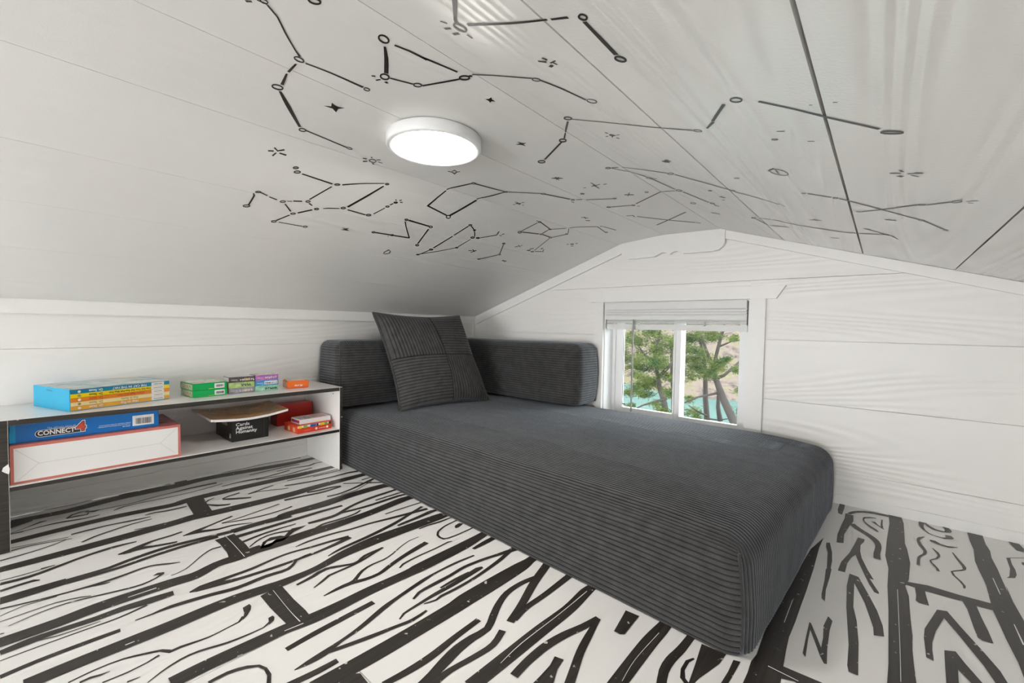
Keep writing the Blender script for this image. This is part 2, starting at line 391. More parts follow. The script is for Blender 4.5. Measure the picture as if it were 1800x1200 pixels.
FLOOR_ART = """@joint
S -64,-17688,298 49,-16626,381 -144,-15471,442 -100,-14042,424 -204,-13067,434 158,-10635,403 158,-9476,283
S 1561,-17710,286 1514,-16718,323 1509,-15778,327 1705,-14526,330 1630,-14158,389 1587,-13526,389 1706,-11250,417 1748,-10937,419 1767,-9441,279
S 3203,-17933,315 3228,-16332,387 3191,-14819,392 3132,-14266,412 3205,-13941,422 3403,-11924,422 3370,-11056,390 3381,-10054,369 3405,-9106,290 3417,-8606,290
S 4847,-17841,323 4851,-17467,333 4858,-16927,299
S 4834,-16940,150 4841,-16255,136 4750,-15920,140 4669,-15111,153 4851,-14046,176 4903,-13686,192
S 4952,-16933,137 4994,-16115,125 4941,-15696,129 4893,-14967,138 4961,-14183,122
S 4895,-13840,280 4902,-13268,261 4975,-12548,327 4846,-12497,301 4924,-11414,433 4863,-10441,381 4927,-9283,344 5068,-9149,178 5596,-8649,178
S 6540,-17862,337 6542,-17155,343 6486,-16510,366 6545,-15481,354 6592,-15056,332 6425,-14619,275 6431,-14198,343 6379,-13771,387 6448,-13134,406 6470,-12417,397 6523,-11919,375 6522,-10758,330 6403,-9472,332 6509,-9108,228 6655,-8608,228
S 8140,-17587,305 8127,-17025,310 8140,-16449,328 8155,-15798,333 8136,-15205,335 8145,-14721,315 8226,-14219,308 8272,-13858,273 8261,-13175,206 8110,-12361,307 8078,-11425,407 8135,-10576,387 8221,-9437,342 8318,-9303,129 8680,-8803,129
S 9734,-16110,291 9726,-15613,295 9764,-14923,302 9784,-14459,288 9860,-13975,314 9887,-13422,295 9887,-12794,280 9950,-11886,283 9952,-11627,337 9955,-11075,351 9960,-10156,329 9909,-9415,238 9874,-8915,238
S 11437,-14700,306 11519,-13782,335 11569,-12845,340 11600,-11946,365 11586,-11676,400 11612,-10857,403 11641,-9919,337 11632,-9622,243 11616,-9122,243
S 13204,-13069,271 13240,-12118,281 13267,-11345,283 13314,-10468,257 13275,-9753,248 13291,-9465,193 13320,-8965,193
S 14886,-11585,264 14885,-10836,272 14891,-10267,274 14919,-9817,254 14929,-9565,223 14948,-9065,223
P 16822,-3273 16793,-4041 16807,-5350 16798,-6544 16783,-7248 16775,-7851 16754,-8426 16769,-8826 16798,-9298 16824,-9725 16841,-9928 16361,-10358 16374,-10130 16379,-9851 16366,-9554 16401,-9300 16382,-8440 16420,-7951 16446,-7383 16533,-5856 16634,-4265
P 16791,-9305 17303,-9281 17508,-9287 17313,-9547 16978,-9558 16794,-9633
P 18171,-15 18467,-29 18505,-581 18489,-2169 18523,-2565 18553,-3415 18496,-4409 18427,-4783 18472,-5246 18467,-6179 18473,-6832 18455,-7331 18457,-7700 18468,-8314 18111,-8620 18131,-8028 18135,-7113 18139,-6169 18128,-5055 18148,-4121 18145,-4059 18091,-3366 18122,-2286 18184,-880
P 19852,5 20149,-39 20129,-685 20152,-1175 20116,-1645 20128,-2320 20120,-2845 20115,-3525 20136,-3225 20128,-3996 20160,-4895 19810,-7068 19815,-6479 19780,-5818 19769,-5310 19750,-4722 19799,-3532 19798,-3280 19778,-2716 19772,-2169 19834,-1377 19830,-716
P 20617,-39 20815,-28 20850,-397 20812,-636 20687,-638 20649,-348
P -895,-13987 -885,-13622 -216,-13661 59,-13709 67,-14037 -560,-13987
P 1641,-14149 1637,-13692 2223,-13751 3194,-13821 3314,-13969 3188,-14256 2353,-14201
P 5115,-14298 5078,-13851 5376,-13854 5891,-13843 6279,-13864 6481,-13889 6443,-14300 6395,-14344 5961,-14278 5429,-14270
P 8404,-14381 8326,-13947 9016,-13971 9507,-13961 9700,-13974 9964,-14023 9924,-14350 9693,-14372 9289,-14383 8947,-14392
P 11548,-14236 11709,-14066 11965,-14085 12035,-14094 11666,-14424
P 18337,-4576 18809,-4402 19309,-4420 19794,-4378 19776,-4691 19502,-4724 19319,-4703 18753,-4743 18574,-4709 18335,-4703
@grain
S -945,-17685,51 -949,-17152,58 -933,-16564,54
S -627,-17686,109 -675,-17346,128 -800,-16966,129 -941,-16523,76
S -960,-16491,142 -924,-15890,146
S -1017,-15925,84 -955,-15484,107 -918,-14009,92
S -515,-17240,50 -441,-16395,52 -636,-15294,62 -586,-14074,67
S -649,-16542,53 -659,-15852,61 -722,-14808,65 -424,-14106,64
S -298,-15407,235 -368,-15238,164 -244,-14142,152
P -6,-17688 165,-17276 272,-17297 377,-17472 505,-17690 225,-17689
S 890,-17692,36 685,-17375,41 519,-17146,89 506,-17039,45
S 948,-17708,61 965,-17481,93 945,-17464,42 910,-16861,97 1064,-16317,82 1045,-16025,51
S 714,-16667,46 510,-16541,75 425,-16362,87 443,-16186,54
S 714,-16667,84 712,-16480,102 772,-16254,63 599,-16199,16
S 522,-16272,94 629,-16083,122 591,-15958,45
S 617,-15961,48 677,-15250,50 587,-14783,56 539,-14296,52 488,-13779,122 548,-13024,149
S 976,-15715,41 880,-15578,81 811,-15269,55 915,-14370,51 905,-13616,52 779,-12904,53
S 2021,-15175,42 2000,-15066,80 1998,-14937,65
S 1983,-14978,63 2095,-14714,97 2113,-14562,99 2132,-14221,84
S 2108,-16669,72 2089,-16404,88 2103,-15945,76 2194,-15468,93 2251,-15087,43
S 2843,-16527,67 2678,-16280,74 2551,-15903,68 2452,-15506,59 2458,-15101,41
S 2911,-15533,42 2992,-15272,72 3009,-14909,73
S 2001,-17711,36 2064,-17406,36 2230,-16729,37
S 2189,-17719,66 2163,-17408,60 2297,-16933,46 2400,-16672,35
S 2660,-17855,74 2612,-17418,57 2510,-17025,44 2366,-16771,33
S 4001,-17847,128 4054,-17449,133 3966,-17108,118 3780,-16547,115 3713,-16042,124 3767,-15622,64
S 3800,-17260,56 3811,-17042,34
S 4248,-16030,58 4250,-15851,198 4158,-15663,187 4028,-15368,96 4009,-14980,88 3959,-14729,76
S 4309,-15945,56 4244,-15676,179 4351,-15423,115 4487,-15075,107 4520,-14947,85
S 5212,-17839,50 5341,-17352,52 5436,-16827,64 5470,-16251,87 5401,-15768,71 5463,-15527,68 5624,-15299,65 5709,-15140,26
S -700,-13539,61 -723,-13223,62 -768,-12774,69 -875,-12285,96 -856,-12037,128 -678,-11866,90
S -647,-13355,94 -614,-13078,116 -675,-12828,88
S -795,-13292,72 -714,-12936,97
S -844,-11549,129 -724,-11353,127 -858,-11065,126 -817,-10507,111 -690,-9784,115
S -676,-13516,63 -529,-12688,65 -444,-12098,66 -463,-11101,69 -371,-10425,72 -291,-9820,74
S 499,-11989,66 474,-10760,95 542,-10216,75
S 1054,-13009,59 1024,-12547,83 1073,-12117,128 1122,-11670,84 1032,-10982,105 1007,-10784,85
S 2409,-12643,79 2302,-12297,82 2171,-11806,68
S 2413,-12617,54 2435,-12286,56 2777,-11675,56 2806,-11565,57
S 2261,-13333,57 2148,-13104,80 2108,-12795,87
S 2297,-13330,78 2483,-13124,146 2793,-12687,100
S 2213,-13761,44 2066,-13649,59 1979,-13474,44
S 2397,-13783,60 2738,-13578,127 2894,-13297,80
S 4250,-14771,60 4178,-14468,168 4065,-14161,84 3849,-13530,89
S 4260,-14713,64 4282,-14430,155 4471,-14050,105 4497,-13722,94 4714,-13300,36
S 4131,-13867,37 4132,-13543,48 4049,-12978,55 3938,-12289,72
S 4163,-13876,41 4362,-13329,70 4452,-12865,71 4444,-12337,70 4398,-12099,82
S 6210,-15406,26 6131,-15125,30 5700,-14696,37 5558,-14466,60 5579,-14291,67
S 799,-11160,62 845,-10560,72 977,-10041,117 849,-9757,90 911,-9480,69
S 1191,-12005,65 1402,-11129,77 1354,-10600,85 1311,-10082,87
S 2070,-11299,71 2188,-10449,72 2161,-9376,63
S 2315,-10507,61 2346,-9473,85
S 2495,-11548,78 2607,-11296,99 2758,-10711,99 2823,-10051,99 2844,-9324,128 3030,-8924,113
S 3650,-11308,124 3735,-11001,124 3791,-10539,128 3911,-10280,112
S 3754,-12063,148 3838,-11513,135 3967,-10953,135 3928,-10289,100
S 3719,-10092,75 3954,-9831,75 4191,-9569,94 4641,-9069,94
S 4055,-9083,126 4215,-9583,126 4410,-10190,100 4494,-10734,109 4423,-11017,116
S 4224,-9294,37 4451,-9794,37 4602,-10126,44 4604,-10630,42
S 3860,-9467,70 3845,-9214,53 3816,-8714,53
S 5303,-13853,178 5338,-12941,157 5367,-12183,165 5388,-11637,151 5445,-11043,128
S 5718,-13874,106 5636,-13405,90 5628,-13051,84 5664,-12521,50
S 6113,-13830,38 5854,-13481,57 5823,-13125,72 5986,-12756,85
P 6406,-13685 6099,-13522 5977,-13298 6067,-13077 6165,-13021 5995,-12857 5875,-12710 5958,-12365 6033,-12526 6105,-12756 6262,-12965 6405,-13140 6375,-13333 6487,-13486
S 5882,-12279,113 5938,-11903,157 5937,-11480,141 5684,-10895,115 5550,-10169,136 5527,-9194,119 5515,-8694,119
S 5887,-11395,123 5967,-11051,109 6040,-10466,122 6057,-9447,129 6100,-9220,107 6196,-8720,107
S 5814,-10129,84 5841,-9298,89 5863,-9221,65 6007,-8721,65
S 6364,-12368,55 6224,-12040,101 6270,-11510,98 6249,-11058,79 6141,-10843,66
S 6938,-13058,47 6886,-12729,82 6938,-12128,89 7055,-11653,80 7126,-11123,94 7254,-10595,122 7406,-9915,139 7518,-9415,139
S 7273,-9423,105 7417,-9923,105 7627,-10657,133 7762,-11508,131 7835,-12337,96 7937,-12727,32
S 7221,-15301,48 7208,-15102,206 7217,-14867,208 7186,-14611,120 7199,-14148,106 7112,-13397,77 7232,-12767,92 7302,-12312,105 7411,-11904,152
S 7256,-15212,81 7315,-14824,167 7415,-14498,119 7510,-13863,115 7569,-13036,93 7560,-12684,102 7528,-12302,138 7452,-11900,162
S 7502,-16199,29 7509,-15960,51 7498,-15669,112 7621,-15073,124 7756,-14602,128 7749,-14048,125 7807,-13591,102 7532,-13243,45 7511,-12941,27
S 6924,-10489,48 6935,-10054,56 6994,-9325,52 7035,-8825,52
S 7817,-10678,80 7806,-10530,114 7798,-10003,133 7768,-9460,168 7793,-9299,98 7870,-8799,98
S 8407,-10399,38 8402,-10135,63 8474,-9790,75 8502,-9390,53 8537,-8890,53
S 8726,-8940,47 8762,-9440,47 8789,-9815,50 8914,-10154,57 9049,-10283,63 9327,-10306,60 9410,-9984,46 9431,-9412,46 9450,-8912,46
P 9034,-9665 8958,-9579 8927,-9409 9047,-9338 9120,-9585 9105,-9676
S 8752,-10677,25 8738,-10952,33 8842,-11315,35 8974,-11625,41 9046,-11910,54 9031,-12202,60 9101,-12510,76 9312,-12814,97 9332,-12913,98
S 9353,-13518,33 9332,-13234,96 9348,-12922,128 9447,-12643,112 9483,-12314,104 9372,-11944,116 9269,-11532,125 9196,-11115,152 9139,-10716,158
S 9625,-11873,44 9548,-11728,62 9520,-11301,54 9541,-10735,49 9531,-10321,52 9577,-10232,29
S 8934,-13529,30 8834,-13298,68 8733,-13100,72 8732,-12743,70 8711,-12330,69 8545,-11640,78
S 8569,-13726,71 8508,-13354,102 8433,-13017,109 8688,-12462,76 8565,-12121,87 8550,-11616,69
S 10255,-10140,93 10247,-9760,153 10245,-9492,156 10241,-8992,156
S 10874,-14739,18 10880,-14522,104 10874,-14248,140 10816,-13913,72 10756,-13514,98 10586,-12905,118 10514,-12526,90 10418,-11852,98 10390,-11433,60 10412,-10882,72 10491,-10338,54
S 10886,-14238,72 10964,-13992,86 11102,-13529,97 11206,-13107,79 11294,-12748,79 11274,-12396,52
S 10793,-12355,53 10700,-12142,71 10701,-11688,100 10711,-11291,89 10693,-10841,89 10788,-10311,94 10890,-9954,98 10997,-9582,141 11141,-9082,141
S 10896,-9082,106 10997,-9582,106 11089,-10035,105 11141,-10484,90 11180,-11011,75 11169,-11560,74 11134,-11919,63 11159,-12064,47 11070,-12307,30
S 11093,-12894,39 11016,-12743,56 10994,-12295,77 10988,-11924,105 11004,-11412,120 10976,-10689,144 11001,-10560,70
S 10901,-11737,54 10898,-11317,81 10929,-10915,79
S 3824,-17848,32 3851,-17514,44 3830,-17232,34 3811,-17042,34
S 4366,-17844,109 4334,-17588,112 4328,-17388,110 4394,-17295,33
S 5518,-17837,22 5394,-17540,26 5442,-17097,36
S 5434,-16785,36 5485,-16606,54 5551,-16410,73 5571,-16323,28
S 5752,-17836,24 5724,-17486,25 5715,-17112,34 5827,-16788,40 5916,-16646,23
S 6033,-17734,21 5913,-17370,29 5890,-16992,38 5991,-16597,50 6119,-16183,61 6172,-15889,63 6089,-15638,41 6008,-15542,50
P 5940,-15677 5879,-15585 5940,-15479 6015,-15485 6082,-15572 6000,-15573
S 6899,-17828,152 6862,-17511,210 6856,-17171,162 6907,-16685,168 6903,-16286,194 6973,-15869,239 7008,-15525,185
S 6910,-17468,19 7024,-17180,27 7071,-16625,20
S 7146,-17827,26 7141,-17409,34 7158,-16833,39 7175,-16389,52 7090,-15961,68
S 7636,-17824,119 7594,-17424,118 7605,-16871,125 7633,-16421,116
S 8560,-17139,38 8521,-16840,34 8556,-16504,44 8715,-16165,59 8778,-16050,59 8922,-15949,76 8921,-15819,69 9000,-15427,42 8972,-15127,31 8954,-14937,40 8844,-14823,69
P 8555,-14748 8523,-14621 8614,-14617 8732,-14664 8867,-14766 8948,-14872 8761,-14789
S 8943,-16796,31 8969,-16501,32 8943,-16264,33 8887,-16095,49
S 8688,-17025,48 8682,-16909,53 8727,-16795,47 8736,-16686,15
S 9209,-16545,35 9231,-16391,14
S 6231,-17833,47 6250,-17784,27
S 9455,-16336,18 9354,-16156,29 9266,-15892,43 9273,-15633,50 9402,-15251,51 9449,-14894,35 9453,-14691,28 9380,-14551,52
P 9243,-14534 9231,-14454 9300,-14446 9391,-14489 9449,-14593
S 10153,-15723,70 10150,-15467,72 10244,-15227,64 10359,-15084,45 10501,-15035,47 10678,-15043,60 10885,-15126,65
S 10313,-14638,114 10285,-14171,133 10280,-13630,141 10278,-12946,135
S 11094,-14937,127 11168,-14500,133 11188,-14176,114
S 12171,-13948,116 12240,-13538,140 12269,-13078,153 12230,-12511,129 12215,-11896,126
S 12651,-13589,206 12595,-13321,178 12526,-12986,206 12473,-12662,200 12474,-12322,172 12507,-11964,143 12351,-11645,155 12182,-11297,146 12063,-10901,134 12070,-10439,129 12168,-10059,140
S 12732,-13469,161 12736,-13066,114 12819,-12611,119 12862,-12190,126 12748,-11813,133
S 12701,-11546,156 12540,-11012,164 12269,-10258,190 12075,-9576,194 11933,-9076,194
S 12733,-11445,103 12666,-11017,124 12692,-10416,134 12691,-9631,154 12690,-9131,154
S 13578,-12464,147 13552,-12118,156 13571,-11612,170 13661,-11154,165 13799,-10727,149 13891,-10323,129
S 13898,-10335,90 14008,-10906,135 14100,-11314,143 14240,-11741,150 14355,-12085,157
P 13828,-11689 13983,-11648 14021,-11885 14128,-12144 14138,-12208 13895,-12426 13894,-12180 13882,-11903
P 14185,-9755 14455,-9739 14474,-10386 14410,-10445 14290,-10453
S 15430,-11097,148 15340,-10753,153 15330,-10436,160 15377,-10075,152 15397,-9748,139 15427,-9248,139
S 15620,-10132,34 15557,-10273,59 15559,-10503,62 15621,-10681,80 15720,-10753,75
P 15607,-9685 16006,-9656 15981,-9961 15900,-10250 15827,-10496 15795,-10673 15729,-10781 15720,-10667 15678,-10262
P 16133,-9714 16234,-9678 16221,-9987 16202,-10309 16111,-10390 16134,-10040
P 17026,-5149 17128,-5056 17129,-5527 17112,-6168 17140,-6690 17076,-6600 17057,-6398 17051,-5748
P 16906,-3575 16975,-3512 17068,-4108 17105,-4605 17120,-5545 17120,-5975 17063,-6027 17038,-5072 16981,-4188 16920,-3832
P 16965,-48 17100,-4 17105,-440 17085,-1065 16988,-1008 16955,-658
P 17158,-886 17352,-889 17376,-1429 17309,-1889 17230,-2647 17250,-3285 17110,-3360 17087,-2779 17133,-1857 17166,-1348
S 17240,-847,95 17340,-605,118 17498,-396,127 17787,-224,158 18179,-190,162
S 17350,-1654,145 17517,-1952,156 17741,-2234,152 17889,-2501,152 17955,-2878,126 17930,-3414,130 17941,-3720,140
S 17883,-680,47 17760,-710,71 17621,-853,49 17603,-1149,39 17723,-1440,50 17878,-1680,74 17937,-1811,22
S 17818,-1018,107 17906,-1204,54 18058,-1451,48
S 18019,-659,31 18011,-1173,47 18025,-1354,55
P 17525,-2609 17670,-2619 17660,-2824 17598,-3100 17604,-3514 17647,-3918 17778,-4525 17895,-4957 17818,-4947 17988,-5507 17981,-5580 17910,-5555 17821,-5259 17732,-4863 17600,-4243 17526,-3836 17460,-4042 17393,-4479 17379,-5019 17245,-5035 17276,-4494 17403,-3800 17480,-3100
P 17463,-5016 17627,-5046 17819,-5749 17965,-6327 18054,-6843 18075,-7217 17929,-7300 17918,-7037 17768,-6182 17566,-5424 17597,-6502 17670,-7011 17725,-7742 17754,-8702 17631,-8707 17605,-8556 17592,-7925 17487,-6601 17446,-5678
P 16979,-7673 17011,-7698 17227,-8347 17227,-8032 17198,-7618 17238,-7217 17315,-7333 17299,-7700 17314,-8329 17343,-8751 17305,-8771 17229,-8584 17020,-7918 17027,-8309 17049,-8804 16999,-8732 16988,-8215
P 18841,-109 18889,-4 18972,-76 18933,-431 18955,-690 19026,-895 19127,-985 19270,-1007 19353,-930 19356,-721 19476,-688 19523,-824 19480,-949 19318,-1064 19164,-1028 19010,-936 18888,-641 18836,-407
S 18973,-45,58 19046,-269,83 19159,-474,106 19346,-490,84
P 19314,8 19465,6 19530,-266 19497,-432 19385,-508 19339,-497 19384,-347 19382,-183
S 18897,-1300,24 18810,-1457,68 18767,-1698,62 18810,-2044,81 18870,-2355,70 18833,-2610,53 18736,-2871,53 18695,-3399,57
S 19008,-1451,65 19071,-1466,140 19179,-1585,107 19338,-1627,79 19532,-1508,33
S 19025,-2021,25 19098,-2234,58 19119,-2476,47 19058,-2680,37 18932,-2899,25 18982,-3136,49 19030,-3287,43 19042,-3447,56
S 19403,-1953,27 19459,-2332,55 19534,-2748,70 19518,-2917,51 19281,-3229,37 19298,-3416,47 19383,-3658,49 19427,-3857,48 19413,-4002,30
S 20741,-1079,25 20486,-1305,24 20400,-1405,32
P 20400,-1405 20470,-1341 20442,-1758 20449,-2064 20421,-2390 20363,-2605 20219,-2719 20278,-2593 20365,-2064 20381,-1733
P 20642,-1433 20722,-1400 20685,-1693 20628,-1587
P 18587,-4697 18743,-4674 18753,-4991 18774,-5385 18622,-5400 18575,-5335 18591,-5100
P 19319,-4695 19517,-4693 19537,-5209 19567,-5671 19580,-6094 19442,-6124 19388,-6061 19372,-5729 19358,-5009
P 18889,-5453 19039,-5383 19179,-5844 19412,-6546 19544,-6979 19589,-7288 19441,-7421 19357,-7008 19141,-6256 18968,-5725 18814,-6352 18737,-6814 18721,-7092 18721,-7415 18628,-7389 18629,-6747 18657,-6406 18802,-5811
P 18883,-6945 19032,-6850 19119,-7129 19283,-7562 19145,-7686 19012,-7411 18983,-7831 18831,-7968 18855,-7460
@white
S 8411,-14139,10 9306,-14181,10 9789,-14182,20
S 9881,-14161,23 9835,-14479,20
S 9897,-15172,18 9885,-15252,16
S 13290,-9739,14 13271,-10737,15 13219,-11838,15 13249,-12418,11
S 14932,-9940,10 14885,-10836,8 14925,-11405,8
S 16628,-7093,13 16618,-8036,12
S 5090,-14049,12 5738,-14049,12 6537,-14071,16
S 16606,-9481,21 17036,-9511,15
S 19968,-2984,15 19971,-3656,17 19973,-3805,12
S 19981,-5057,13 19987,-5794,25
S 18293,-5092,9 18289,-7297,7 18279,-8421,6
P 6302,-13561 6160,-13433 6188,-13240 6297,-13371
S 8192,-16431,31 8196,-16308,25
S 6534,-16166,25 6554,-15720,43
S 4817,-15360,57 4832,-15244,69"""
